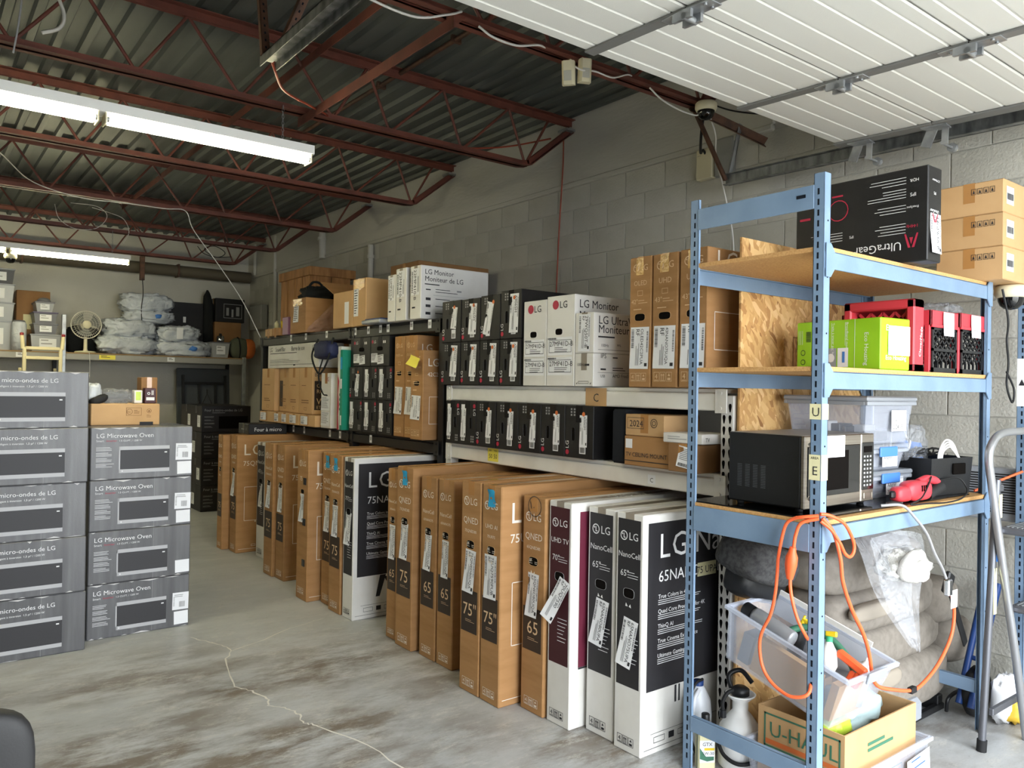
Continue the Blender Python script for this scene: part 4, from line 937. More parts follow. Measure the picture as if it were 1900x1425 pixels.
# neighbour unit, only its corner post shows at the frame edge
nb=thing('shelving_post','blue slotted corner post of the next shelving unit at the right edge','shelving',(0,0,0)); post(nb,4.25,1.52,2.47,1,-1,True,True); sh=sheet(nb,(0,0,0),'L',-1.519,1.50,-1.479,1.73,'paper','post_tag',off=0); sh[0].location=(4.248,0,0); on_sheet(sh,[('p',[(-1.512,1.60),(-1.484,1.60),(-1.498,1.63)])],'ink')
# strand board panel closing the rack end
ob=thing('strand_board','large strand board panel behind the blue shelving','board',(2.905,2.128,.01)); MB().box(0,0,0,1.12,.012,2.22,.001).build('panel','strand_board',ob); printed(ob,(1.12,.012,2.22),'F',[('t','102',.42,1.74,.06),('o',.40,1.52,.55,1.80,.004),('t','3x8 SPC',.41,1.56,.045),('o',.41,1.25,.55,1.44,.003)]+lines(.42,1.42,.1,6,.028,.006),'ink_brown','grade_stamp')
# ---- top shelf
ZS=2.0705
D=(.112,.57,.372); r=carton('monitor_box','large black gaming monitor box standing upside down on the top blue shelf','box',3.122,1.432,ZS,D,'black_card',0,None,tape=False); wd,h=D[1],D[2]
def up(items,W,Hh):
    o=[]
    for it in items:
        if it[0]=='t': o.append(('t',it[1],W-it[2],Hh-it[3],it[4],180+(it[5] if len(it)>5 else 0)))
        elif it[0]=='r': o.append(('r',W-it[3],Hh-it[4],W-it[1],Hh-it[2]))
        elif it[0]=='c': o.append(('c',W-it[1],Hh-it[2],it[3]))
        elif it[0]=='ring': o.append(('ring',W-it[1],Hh-it[2],it[3],it[4]))
        elif it[0]=='p': o.append(('p',[(W-a,Hh-b) for a,b in it[1]]))
    return o
printed(r,D,'L',up([('t','UltraGear',.10,.288,.048),('t','HDR',.035,.045,.017),('t','IPS',.045,.10,.02),('t','FreeSync',.035,.152,.013),('t','IPS',.30,.235,.016)]+lines(.085,.06,.16,3,.012,.002,1)+lines(.085,.115,.16,4,.011,.002,2)+lines(.085,.17,.16,3,.012,.002,3)+lines(.085,.255,.17,4,.012,.002,4)+lines(.35,.25,.15,4,.011,.002,5),wd,h),'ink_light')
printed(r,D,'L',up([('p',[(.035,.26),(.05,.315),(.06,.315),(.042,.26)]),('p',[(.09,.26),(.075,.315),(.065,.315),(.083,.26)]),('p',[(.055,.275),(.0625,.303),(.07,.275)]),('t','144Hz',.035,.225,.018),('ring',.37,.12,.045,.004),('r',.35,.055,.40,.062),('r',.50,.13,.55,.14)],wd,h),'red_ink','red_print')
printed(r,D,'F',up([('t','UltraGear',.025,.17,.018),('t','IPS',.05,.10,.016),('t','LG Monitor',.02,.05,.013)],.112,.372),'ink_light','end_lettering'); printed(r,D,'F',up([('p',[(.03,.185),(.05,.225),(.055,.215),(.038,.185)]),('p',[(.08,.185),(.06,.225),(.055,.215),(.072,.185)])],.112,.372),'red_ink','end_mark')
ship(r,D,'F',.062,.11,.085,.155,'34GP63A-B',True,curl=.012,seed=3)
for k in range(3):
    D=(.37,.29,.150); r=carton('brown_carton','brown carton right of the black gaming monitor box, %s of three stacked'%('bottom','middle','top')[k],'box',3.86+.004*k,1.44+.003*k,ZS+.1515*k,D,'card_light',0,'three stacked brown cartons'); 
    it=[]
    for q in range(4): a=.155+.026*q; it+=[('o',a,.095,a+.021,.122,.002),('p',[(a+.005,.10),(a+.016,.10),(a+.0105,.117)])]
    printed(r,D,'L',it,'ink','handling_marks'); sh=sheet(r,D,'F',.03,.04,.11,.12,'paper','code_label'); on_sheet(sh,barcode(.035,.06,.07,.03,False,k),'ink')
# ---- middle shelf
ZM=1.6445
D=(.188,.40,.206); r=carton('light_fixture_box','lime green light fixture carton on the middle blue shelf','box',3.012,1.555,ZM,D,'green_card',-.125,None,tape=False); 
printed(r,D,'L',[('t','Luminaire de mur',.125,.195,.018,-90),('t','Traits à tracer par le haut',.18,.195,.0155,-90),('t','Broadband module',.245,.195,.017,-90)]+[('r',.121,.10,.1225,.195),('r',.176,.08,.1775,.195),('r',.241,.10,.2425,.195)]+[('r',.012+.009*k,.11,.0135+.009*k,.17) for k in range(3)],'ink_light')
printed(r,D,'L',barcode(.05,.12,.025,.045,True,4)+[('ring',.035,.075,.012,.0025),('ring',.035,.035,.012,.0025)],'ink','barcode')
for k,(a,b) in enumerate(((.085,.143),(.15,.2),(.206,.256))):
    sheet(r,D,'L',a,.012,b,.09,'paper' if k!=1 else 'grey_plastic','picture'); printed(r,D,'L',[('c',(a+b)/2,.05,.018)] if k==1 else [('r',a+.023,.03,a+.035,.075)],'ink_light' if k==1 else 'blue_plastic','picture_detail',.0024)
printed(r,D,'L',[('r',.285,.0,.287,.206)],'ink_light','edge_line'); printed(r,D,'L',[('t','Eco Houzing',.33,.15,.026,-90)],'ink_light','brand_lettering'); printed(r,D,'F',[('t','Ec',.03,.155,.034),('t','Eco Houzing',.03,.04,.026)],'ink_light','end_lettering')
sh=sheet(r,D,'F',.045,.058,.185,.175,'paper','paper_sheet',off=.003); on_sheet(sh,lines(.06,.16,.1,3,.02,.002)+[('r',.09,.075,.125,.082)],'ink_grey')
def lattice(x0,z0,x1,z1,n,th_,y,T=None,m=0,mb=None):
    """diamond mesh panel in the xz-plane at y"""
    mb=mb or MB(); W=x1-x0; Hh=z1-z0; st=W/n
    def bar(a,b):
        a=Vector((a[0],0,a[1]));b=Vector((b[0],0,b[1])); d=(b-a).normalized(); nn=Vector((-d.z,0,d.x))*th_/2
        P=[a+nn,a-nn,b-nn,b+nn]; mb.add([(p.x,y-.003,p.z) for p in P]+[(p.x,y+.003,p.z) for p in P],[(0,1,2,3),(7,6,5,4),(0,3,7,4),(1,5,6,2)],m,T)
    k=-Hh
    while k<W:
        s0=max(0,k); e=min(W,k+Hh)
        if e-s0>.004: bar((x0+s0,z0+s0-k),(x0+e,z0+e-k)); bar((x0+s0,z1-(s0-k)),(x0+e,z1-(e-k)))
        k+=st
    return mb
def crate(label,x,y,z,w_,d_,h_,rz=0,panel='black_plastic',note=True):
    r=thing('folding_crate',label,'crate',(x,y,z),rz)
    mb=MB()
    for (a,b,c,d) in ((0,0,w_,.012),(0,d_-.012,w_,d_),(0,0,.012,d_),(w_-.012,0,w_,d_)): mb.box(a,b,h_-.065,c,d,h_,.003)
    mb.box(.006,-.004,h_-.072,w_-.006,.004,h_-.06,.001); mb.build('rim','red_plastic',r)
    for xx in (.002,w_-.02): MB().box(xx,.008,0,xx+.018,.03,h_-.06,.002).build('corner_leg','red_plastic',r)
    for nm,(wd,T) in {'front_panel':(w_,Matrix.Translation((0,.006,0))),'back_panel':(w_,Matrix.Translation((0,d_-.008,0))),'side_panel':(d_,Matrix.Translation((.008,0,0))@Matrix.Rotation(math.pi/2,4,'Z')),'side_panel_':(d_,Matrix.Translation((w_-.008,0,0))@Matrix.Rotation(math.pi/2,4,'Z'))}.items():
        mb=MB(); a,b=.015,wd-.015; t=h_-.07
        for (p,q,u,v) in ((a,0,b,.02),(a,t/2-.006,b,t/2+.006),(a,t-.012,b,t),(a,0,a+.014,t),(b-.014,0,b,t)): mb.box(p,-.005,q,u,.005,v,0,0,T)
        lattice(a+.012,t/2+.004,b-.012,t-.01,5,.007,0,T,0,mb); lattice(a+.012,.045,b-.012,t/2-.004,5,.007,0,T,0,mb)
        for k in range(6): xx=a+.012+(b-a-.024)*k/5; mb.box(xx-.003,-.004,.018,xx+.003,.004,.048,0,0,T)
        mb.build(nm.rstrip('_'),panel,r)
    MB().box(.006,.006,.002,w_-.006,d_-.006,.008).build('floor_panel',panel,r)
    if note:
        sh=sheet(r,(w_,d_,h_),'F',w_*.38,h_-.105,w_*.76,h_-.004,'paper','paper_note',off=.006,curl=.004); on_sheet(sh,lines(w_*.44,h_-.03,w_*.25,1,.03,.003)+lines(w_*.44,h_-.07,w_*.25,1,.03,.004,5),'ink_grey')
    return r
crate('red and black mesh folding crate next to the red crate',3.40,1.54,ZM,.262,.40,.262)
crate('red and black mesh folding crate at the right shelf end',3.675,1.54,ZM,.255,.40,.268)
# red crate turned on its side behind the green box
r=thing('red_crate','bright red folding crate lying on its side behind the green carton','crate',(3.285,1.555,ZM)); Dp,Hh=.31,.302
mb=MB()
for (a,b,c,d) in ((0,0,Dp,.035),(0,Hh-.04,Dp,Hh),(0,0,.035,Hh),(Dp-.035,0,Dp,Hh)): mb.box(0,a,b,.085,c,d,.006)
mb.build('crate_frame','red_plastic',r); mb=MB(); T=Matrix.Translation((.045,0,0))@Matrix.Rotation(math.pi/2,4,'Z'); lattice(.05,.20,Dp-.05,Hh-.05,4,.011,0,T,0,mb); mb.box(.03,-.006,.03,Dp-.03,.006,.20,0,0,T); mb.box(.03,-.006,.03,.055,.006,Hh-.03,0,0,T); mb.build('lattice_panel','red_plastic',r)
MB().box(.062,.03,.03,.075,Dp-.03,Hh-.03).build('bottom_panel','red_dark',r); printed(r,(.085,.31,.302),'F',[('t','CleverMade',.055,.06,.026,84)],'ink_light','lettering')
fb=thing('plastic_wrap','crumpled clear plastic wrap on the right folding crate','packing wrap',(3.80,1.72,ZM+.27)); MB().blob((0,0,.03),(.11,.13,.035),.8,.4,3,5,22,crease=.4).build('wrap','film',fb)
# ---- lower shelf
ZK=1.1025
mw=thing('microwave_oven','stainless and black microwave oven on the lower blue shelf','microwave',(2.635,1.64,ZK)); W,Dp,Hh=.50,.34,.285
MB().box(0,.015,.012,W,Dp,Hh,.006).build('case','black_plastic',mw); MB().box(0.004,.018,Hh-.001,W-.004,Dp-.004,Hh+.001).build('top_skin','steel_top',mw)
mb=MB(); mb.box(0,0,.012,W*.80,.018,Hh,.004); dr_=mb.build('door','stainless',mw)
MB().box(.018,-.003,.055,W*.80-.012,.0005,Hh-.04,.002).build('window','glass_black',dr_); MB().box(.06,-.0042,.075,W*.60,-.0028,Hh-.06).build('screen_mesh','dark_void',dr_)
mb=MB(); mb.tube(cr([(.012,-.012,.05),(.014,-.03,.09),(.014,-.03,Hh-.06),(.012,-.012,Hh-.025)]),.009,8); mb.build('handle','chrome',dr_)
cp=MB().box(W*.805,0,.012,W,.018,Hh,.004).build('control_panel','stainless',mw); MB().box(W*.81,-.002,.06,W-.004,.0005,Hh-.035,.002).build('keypad','glass_black',cp); MB().box(W*.84,-.0035,Hh-.075,W*.96,-.0015,Hh-.05).build('display','dark_void',cp)
kb=None
for i in range(3):
    for j in range(8):
        p=(W*.845+.023*i,-.0025,.078+.0165*j)
        if kb is None: kb=MB().box(-.006,-.001,-.004,.006,.001,.004).build('key','ink_grey',cp,p).data
        else: link('key',kb,cp,p)
MB().box(W*.84,-.003,.022,W*.97,.0005,.05,.003).build('door_button','stainless',cp)
vm=None
for i in range(4):
    for j in range(14):
        p=(-.0006,.285-.036*i,.075+.0065*j)
        if vm is None: vm=MB().box(-.0006,-.010,-.0013,.0006,.010,.0013).build('vent_slit','slot_grey',mw,p).data
        else: link('vent_slit',vm,mw,p)
for x in (.03,W-.03):
    for y in (.04,Dp-.04): MB().lathe([(0,0),(.014,0),(.016,.013),(0,.013)],10,(x,y,0)).build('foot','black_rubber',mw)
sheet(mw,(W,Dp,Hh),'F',.13,Hh-.085,.27,Hh-.002,'paper','paper_note',off=.0045)
def tote(label,x,y,z,w_,d_,h_,lid='clear_rim',latch=None,text=(),name='storage_tote',rz=0,bodym='clear_plastic',open_=False,fill=None,taper=.02):
    r=thing(name,label,'storage box',(x,y,z),rz); mb=MB(); t=.004
    def ring(zz,k,inset=0): return [(k+inset,k+inset,zz),(w_-k-inset,k+inset,zz),(w_-k-inset,d_-k-inset,zz),(k+inset,d_-k-inset,zz)]
    hb=h_ if open_ else h_-.022
    vs=ring(0,taper)+ring(hb,0)+ring(t,taper,t)+ring(hb,0,t)
    mb.add(vs,[(3,2,1,0)]+[(i,(i+1)%4,(i+1)%4+4,i+4) for i in range(4)]+[(8,9,10,11)]+[(i+8,i+12,(i+1)%4+12,(i+1)%4+8) for i in range(4)]+[(i+4,(i+1)%4+4,(i+1)%4+12,i+12) for i in range(4)])
    mb.build('tub',bodym,r)
    mb=MB(); e=.012
    for (a,b,c,d) in ((-e,-e,w_+e,.002),(-e,d_-.002,w_+e,d_+e),(-e,.002,.002,d_-.002),(w_-.002,.002,w_+e,d_-.002)): mb.box(a,b,hb-.016,c,d,hb,.002)
    mb.build('rim',lid if lid in M else 'clear_rim',r)
    if not open_: MB().box(-e-.003,-e-.003,h_-.021,w_+e+.003,d_+e+.003,h_,.006).build('lid',lid,r)
    if latch:
        for (a,b,c,d) in ((w_*.3,-e-.010,w_*.7,-e-.001),): MB().box(a,b,hb-.03,c,d,hb+.012,.003).build('latch',latch,r)
    if text:
        a,b,c,d,ls=text; sh=sheet(r,(w_,d_,h_),'F',a,b,c,d,'paper','label',off=.006,); on_sheet(sh,[('t',s_,a+.012,d-.012-(i+1)*(d-b)/(len(ls)+.6),(d-b)/(len(ls)+1.2)) for i,s_ in enumerate(ls)],'ink')
    if fill: fill(r)
    return r
def clutter(m,n,seed,box):
    def f(r):
        q=random.Random(seed); x0,y0,z0,x1,y1,z1=box
        for i in range(n):
            a,b=q.uniform(x0,x1-.08),q.uniform(y0,y1-.08); MB().box(0,0,0,q.uniform(.05,.12),q.uniform(.04,.08),q.uniform(.02,z1-z0),.004).build('content_piece',m[i%len(m)],r,(min(a,x1-.12),min(b,y1-.08),z0+.0005*i),(0,0,0))
    return f
tote('clear tote with blue latch, bottom of the stack behind the microwave',3.155,1.69,ZK,.375,.30,.118,'clear_grey','blue_plastic',(.17,.015,.32,.088,('Adapter','20V')),fill=clutter(('black_plastic','cable_white','blue_dark'),5,1,(.03,.03,.006,.34,.26,.08)))
tote('clear tote with blue latch, middle of the stack behind the microwave',3.16,1.70,ZK+.1185,.36,.28,.112,'clear_grey','blue_plastic',(.15,.015,.28,.085,('Adapter','19V')),fill=clutter(('white_plastic','cable_grey'),4,2,(.03,.03,.006,.32,.24,.07)))
tote('large clear tote with grey lid on top of the tote stack behind the microwave',3.165,1.69,ZK+.231,.40,.37,.205,'grey_plastic',None,(.20,.055,.33,.145,('LG','2/24/15')),fill=clutter(('black_plastic','steel_black','cable_white'),6,3,(.05,.05,.006,.35,.31,.10)))
# black tub of cables
bt=thing('cable_tub','black open tub heaped with cables at the end of the lower blue shelf','tub',(3.555,1.60,ZK),-.12); w_,d_,h_=.32,.36,.165; mb=MB()
mb.add([(.01,.01,0),(w_-.01,.01,0),(w_-.01,d_-.01,0),(.01,d_-.01,0),(0,0,h_),(w_,0,h_),(w_,d_,h_),(0,d_,h_),(.006,.006,h_),(w_-.006,.006,h_),(w_-.006,d_-.006,h_),(.006,d_-.006,h_),(.016,.016,.008),(w_-.016,.016,.008),(w_-.016,d_-.016,.008),(.016,d_-.016,.008)],[(3,2,1,0),(0,1,5,4),(1,2,6,5),(2,3,7,6),(3,0,4,7),(4,5,9,8),(5,6,10,9),(6,7,11,10),(7,4,8,11),(8,9,13,12),(9,10,14,13),(10,11,15,14),(11,8,12,15),(12,13,14,15)])
mb.build('tub','black_plastic',bt); MB().box(w_*.5,-.006,h_*.55,w_*.8,.003,h_*.85,.003).build('grip','dark_void',bt)
def loopy(n,c,rad,seed,up_=.06,turns=1.0):
    q=random.Random(seed); P=[]
    for i in range(n+1):
        a=i/n*2*math.pi*turns; P.append((c[0]+rad*(1+q.uniform(-.25,.25))*math.cos(a),c[1]+rad*.8*math.sin(a)*q.uniform(.6,1.1),c[2]+q.uniform(0,up_)))
    return cr(P,5)
for i in range(6):
    q=random.Random(i+40); o=thing('coiled_cable','black cable coil in the black tub, %s'%('at the left rim','at the left back','near the front rim','in the middle','at the right rim','at the right back')[i],'cable',(3.555,1.60,ZK),-.12,'black cables in the tub')
    MB().tube(loopy(9,(.06+.042*i,.12+.05*(i%3),h_-.01),.05,i,.05,1.8),.0042,5).build('cord','cable_black',o)
o=thing('coiled_cable','white cable coil hanging over the front rim of the black tub','cable',(3.555,1.60,ZK),-.12)
mb=MB()
for k in range(4): mb.tube(cr([(.09+.012*k,.03,.10+.01*k),(.07+.01*k,.01,.19),(.10+.01*k,.0,.245-.01*k),(.16,.0,.23-.01*k),(.22+.012*k,.01,.165-.01*k),(.24+.01*k,.02,.12)]),.0042,6)
mb.build('cord','cable_white',o)
o=thing('coiled_cable','thick white cable arching up behind the tote stack','cable',(3.555,1.60,ZK),-.12); MB().tube(cr([(.05,.24,.12),(.04,.22,.25),(.05,.22,.31),(.11,.22,.30),(.13,.2,.24),(.09,.16,.23),(.05,.14,.2)]),.006,6).build('cord','cable_white',o)
o=thing('clear_bag','clear plastic bag of cords standing in the black tub','bag',(3.64,1.74,ZK+.12)); MB().blob((0,0,.09),(.09,.07,.10),.7,.25,3,8,20,crease=.2).build('bag_film','film',o)
o=thing('tote_cover','blue plastic cover standing on edge in the black tub','cover',(3.76,1.80,ZK+.06),-.12); MB().prism([(-.10,0),(.11,0),(.11,.12),(.09,.155),(-.07,.175),(-.10,.15)],-.006,.006,0,Matrix.Rotation(math.pi/2,4,'X')).build('lid_panel','blue_plastic',o)
o=thing('tote_cover','large clear tote cover leaning behind the black tub','cover',(3.50,2.03,ZK),-.1); mb=MB(); T=Matrix.Rotation(-.10,4,'X'); mb.box(0,0,0,.43,.008,.27,.003,0,T); mb.box(-.005,-.02,.0,.435,.0,.012,.003,0,T); mb.box(-.005,-.02,.262,.435,.0,.275,.003,0,T); mb.box(.428,-.02,0,.44,0,.275,.003,0,T); mb.build('lid_panel','clear_grey',o)
# red reciprocating saw with its cord
rs=thing('power_tool','red and black corded power tool lying on the lower blue shelf','power tool',(3.285,1.555,ZK),-.12); mb=MB()
mb.blob((.07,.03,.045),(.085,.038,.042),.6); mb.blob((-.03,.03,.035),(.05,.03,.032),.6); mb.build('motor_housing','red_plastic',rs)
mb=MB(); mb.tube(cr([(.09,.03,.075),(.15,.03,.088),(.21,.03,.078),(.235,.03,.055)]),[.018]*25,10); mb.tube(cr([(.10,.03,.03),(.15,.03,.033),(.2,.03,.045),(.235,.03,.06)]),[.012]*25,10); mb.build('handle','red_plastic',rs)
MB().tube([(.14,.02,.02),(.235,.02,.055)],[.02,.024],12).build('grip','black_rubber',rs); mb=MB(); mb.box(-.10,.02,.02,-.06,.04,.05,.006); mb.build('nose','black_plastic',rs)
for k in range(3): MB().box(.055+.014*k,-.009,.045,.062+.014*k,-.004,.07).build('vent_slit','dark_void',rs)
MB().tube(cr([(3.50,1.60,1.17),(3.44,1.55,1.20),(3.30,1.52,1.13),(3.20,1.52,1.107),(3.30,1.50,1.106),(3.45,1.49,1.10),(3.62,1.50,1.105),(3.74,1.53,1.13),(3.72,1.56,1.18),(3.60,1.60,1.17)]),.0035,6).build('cord','cable_black',thing('loose_cable','black power cord looping over the lower blue shelf edge','cable',(0,0,0)))
gc=thing('grey_power_cord','grey power cord hanging from the lower shelf to an orange plug','cable',(0,0,0)); MB().tube(cr([(3.06,1.57,1.107),(3.12,1.515,1.11),(3.165,1.485,1.062),(3.244,1.475,.992),(3.31,1.475,.911),(3.378,1.475,.843),(3.42,1.475,.79)]),.006,8).build('cord','cable_grey',gc); MB().box(-.018,-.012,-.05,.018,.012,.02,.005).build('plug','chrome',gc,(3.44,1.475,.765))
sheet(gc,(0,0,0),'F',3.45,.66,3.51,.735,'paper','tag',off=0)[0].location=(0,1.468,0)
ec=thing('extension_cord','orange extension cord draped around the blue post, loops hanging down','cable',(0,0,0))
MB().tube(cr([(2.53,1.517,1.12),(2.505,1.56,1.112),(2.505,1.60,1.10),(2.505,1.633,1.068),(2.505,1.657,.964),(2.505,1.662,.897),(2.505,1.67,.815),(2.505,1.688,.738),(2.505,1.718,.677),(2.505,1.731,.626),(2.505,1.724,.56),(2.505,1.699,.513),(2.505,1.653,.481),(2.505,1.593,.47),(2.53,1.545,.494),(2.60,1.58,.56)]),.0062,8).build('cord_loop','cable_orange',ec)
MB().tube(cr([(2.53,1.517,1.11),(2.503,1.567,1.09),(2.503,1.588,1.048),(2.503,1.595,1.008),(2.503,1.608,.901),(2.503,1.603,.83),(2.503,1.58,.757),(2.52,1.56,.701),(2.60,1.58,.64)]),.0062,8).build('cord_loop','cable_orange',ec)
mb=MB(); mb.tube([(2.5,1.597,1.0),(2.5,1.599,.985),(2.5,1.601,.965),(2.5,1.604,.935),(2.5,1.607,.905),(2.5,1.608,.885)],[.011,.013,.021,.021,.016,.011],12); mb.build('connector','orange_plastic',ec)
MB().tube(cr([(2.55,1.515,1.11),(2.58,1.49,1.06),(2.60,1.475,.971),(2.62,1.475,.883),(2.685,1.475,.774),(2.76,1.475,.682),(2.806,1.475,.599),(2.835,1.475,.505),(2.881,1.475,.461),(2.992,1.475,.425),(3.124,1.475,.393),(3.215,1.475,.395),(3.357,1.475,.447),(3.471,1.475,.539),(3.499,1.475,.634),(3.474,1.475,.715),(3.446,1.475,.76)]),.007,8).build('cord_loop','cable_orange',ec)
MB().tube(cr([(2.54,1.517,1.125),(2.57,1.50,1.12),(2.63,1.48,1.09),(2.68,1.475,1.03),(2.69,1.475,.989),(2.665,1.475,.969),(2.63,1.475,.984),(2.595,1.475,1.026),(2.565,1.49,1.071),(2.54,1.515,1.10)]),.0062,8).build('cord_loop','cable_orange',ec); MB().box(-.02,-.011,-.012,.02,.011,.012,.003).build('tape_wrap','black_rubber',ec,(3.14,1.475,.392))
# ---- under the shelf
t0=tote('open clear tub on the floor holding the moving company carton',2.635,1.455,.001,.61,.42,.19,'clear_rim',None,(),'storage_tub',open_=True); sh=sheet(t0,(.61,.42,.19),'F',.42,.02,.60,.15,'paper','printed_sheet',off=.008,rot=4); on_sheet(sh,lines(.45,.14,.12,2,.03,.006),'blue_ink' if 'blue_ink' in M else 'ink')
uh=thing('moving_carton','open brown moving carton with green and orange lettering in the clear tub','box',(2.675,1.49,.008)); D=(.53,.36,.315); mb=MB(); w_,d_,h_=D
for (a,b,c,d) in ((0,0,w_,.006),(0,d_-.006,w_,d_),(0,.006,.006,d_-.006),(w_-.006,.006,w_,d_-.006)): mb.box(a,b,0,c,d,h_)
mb.box(.006,.006,0,w_-.006,d_-.006,.006); mb.build('body','card_light',uh)
printed(uh,D,'L',[('t','U-HAUL',.05,.21,.079),('o',.028,.165,.345,.295,.007)],'green_dark','lettering'); printed(uh,D,'L',[('r',.035,.178,.34,.196)],'orange_ink','orange_band'); printed(uh,D,'F',[('t','U-HAUL',.24,.06,.05),('o',.22,.045,.42,.11,.004)]+lines(.16,.25,.2,2,.022,.012),'green_dark','end_lettering'); printed(uh,D,'F',[('r',.23,.05,.41,.056)],'orange_ink','orange_band')
o=thing('packed_bag','pale blue plastic bag stuffed in the top of the moving carton','bag',(2.99,1.66,.22)); MB().blob((0,0,.085),(.18,.10,.075),.75,.3,2.5,3,24,crease=.25).build('bag_film','bag_blue',o)
o=thing('lime_bag','small lime green printed bag in the moving carton','bag',(2.80,1.62,.22)); MB().blob((0,0,.075),(.09,.07,.05),.75,.3,2.5,6,20,crease=.25).build('bag_film','lime_bag',o)
# tilted tote with spray cans
tt=tote('tilted open clear tote of spray cans resting on the moving carton',2.63,1.515,.328,.33,.53,.225,'clear_rim','grey_plastic',(),'storage_tote',open_=True,taper=.03); tt.rotation_euler=(.28,0,0)
MB().box(.33,.10,.135,.338,.52,.245).build('cardboard_flap','white_card',tt); MB().box(.06,.05,.006,.27,.08,.15).build('carton_piece','card_light',tt); MB().box(.05,.12,.006,.08,.40,.15).build('carton_piece','card_light',tt); MB().box(.06,.42,.006,.14,.47,.13).build('carton_piece','grey_plastic',tt)
Rt=Matrix.Translation((2.63,1.515,.328))@Matrix.Rotation(.28,4,'X')
def place(o,p,e=(0,0,0)):
    o.location=Rt@Vector(p); o.rotation_euler=(Rt.to_3x3()@Matrix.Rotation(e[2],3,'Z')@Matrix.Rotation(e[1],3,'Y')@Matrix.Rotation(e[0],3,'X')).to_euler()
o=thing('spray_can','grey spray can with black cap lying in the tilted tote','spray can',(0,0,0)); MB().lathe([(0,0),(.031,0),(.033,.006),(.033,.17),(.028,.185),(0,.185)],18).build('can_body','can_grey',o); MB().lathe([(.03,.186),(.03,.225),(.027,.23),(0,.23)],18).build('cap','black_plastic',o); place(o,(.075,.275,.205),(math.radians(-88),0,0))
o=thing('spray_bottle','white trigger bottle with green neck in the tilted tote','bottle',(0,0,0)); MB().lathe([(0,0),(.02,0),(.03,.02),(.028,.07),(.012,.105)],16).build('bottle_body','white_plastic',o); MB().lathe([(.013,.105),(.013,.125),(0,.125)],12).build('neck','green_plastic',o); MB().box(-.008,-.03,.125,.008,.012,.145,.003).build('trigger','yellow_plastic',o); place(o,(.12,.13,.15),(math.radians(-25),.3,0))
o=thing('garden_hose','folded green hose piece in the tilted tote','hose',(0,0,0)); MB().tube(cr([(.14,.36,.17),(.2,.3,.22),(.22,.2,.22),(.21,.1,.18),(.18,.05,.14)]),.014,8).build('hose','green_dark',o); place(o,(0,0,0))
o=thing('orange_tool','orange handled caulking tool in the tilted tote','tool',(0,0,0)); mb=MB(); mb.box(0,0,0,.03,.12,.03,.006); mb.box(.004,.0,-.06,.026,.03,0,.006); mb.build('tool_handle','orange_plastic',o); MB().box(.006,.03,-.055,.024,.05,-.01,.004).build('trigger','orange_plastic',o); place(o,(.14,.02,.19),(.15,.1,0))
o=thing('spray_can','bare white spray can top standing at the near end of the tilted tote','spray can',(0,0,0)); MB().lathe([(0,0),(.03,0),(.03,.15),(.022,.165),(.012,.17),(.012,.175),(.006,.178),(.006,.192),(0,.192)],16).build('can_body','white_plastic',o); place(o,(.26,.07,.02))
o=thing('black_bottle','dark bottle with yellow spout in the tilted tote','bottle',(0,0,0)); MB().lathe([(0,0),(.03,0),(.03,.1),(.012,.13),(.012,.14)],14).build('bottle_body','black_plastic',o); mb=MB(); mb.lathe([(.014,.14),(.012,.16),(.005,.175),(.005,.19),(0,.19)],12); mb.box(-.006,-.03,.165,.006,.006,.18,.002); mb.build('spout','yellow_plastic',o); place(o,(.22,.33,.06))
# jugs and bottles by the left post
o=thing('oil_bottle','cream bottle with black cap and green label by the blue post foot','bottle',(2.632,2.072,0)); mb=MB(); mb.prism([(-.036,-.02),(-.03,-.028),(.03,-.028),(.036,-.02),(.036,.02),(.03,.028),(-.03,.028),(-.036,.02)],.0,.15); mb.lathe([(.034,.149),(.032,.16),(.014,.185),(.014,.195)],16); mb.build('bottle_body','paper_cream',o,rot=(0,0,-.6)); MB().lathe([(.017,.19),(.017,.218),(.015,.22),(0,.22)],14).build('cap','black_plastic',o)
lb=MB().add([(-.031,-.0288,.03),(.031,-.0288,.03),(.031,-.0288,.12),(-.031,-.0288,.12)],[(0,1,2,3)]).build('label','paper',o,rot=(0,0,-.6)); V,Fc=flat([('p',[(-.03,.045),(.0,.035),(.028,.04),(.028,.055),(-.005,.055),(-.02,.075),(-.03,.09)])]); MB().add([(x,-.0293,z) for x,z in V],Fc).build('label_print','green_dark',lb)
V,Fc=flat([('t','5W-30',-.02,.062,.017),('t','GTX',-.02,.098,.02)]); MB().add([(x,-.0295,z) for x,z in V],Fc).build('label_text','ink',lb); V,Fc=flat([('r',-.012,.08,.03,.09)]); MB().add([(x,-.0294,z) for x,z in V],Fc).build('label_band','yellow_plastic',lb)
o=thing('pump_sprayer','white tank sprayer with funnel top and black hose under the blue shelf','sprayer',(2.745,1.985,0)); MB().lathe([(0,0),(.07,0),(.088,.02),(.09,.11),(.082,.17),(.05,.215),(.032,.235),(.032,.275),(.06,.30),(.062,.305),(.055,.305),(.03,.28),(0,.28)],24).build('tank','white_plastic',o); MB().lathe([(0,.30),(.036,.30),(.036,.325),(.02,.335),(0,.335)],16).build('pump_head','black_plastic',o)
MB().tube(cr([(-.0,.0,.32),(-.05,.02,.315),(-.075,.03,.28),(-.075,.03,.24)]),.008,8).build('hose','black_rubber',o); MB().tube([(-.075,.03,.245),(-.075,.03,.215)],.014,10).build('hose_fitting','black_plastic',o); MB().tube(cr([(-.09,.05,.13),(-.105,-.0,.08),(-.09,-.06,.06),(-.04,-.10,.07),(.0,-.1,.08)]),.008,8).build('hose_loop','black_rubber',o)
mb=MB(); mb.tube(cr([(.02,.06,.30),(.03,.08,.35),(.07,.05,.37),(.08,-.0,.33)]),.01,8); mb.build('carry_handle','black_plastic',o)
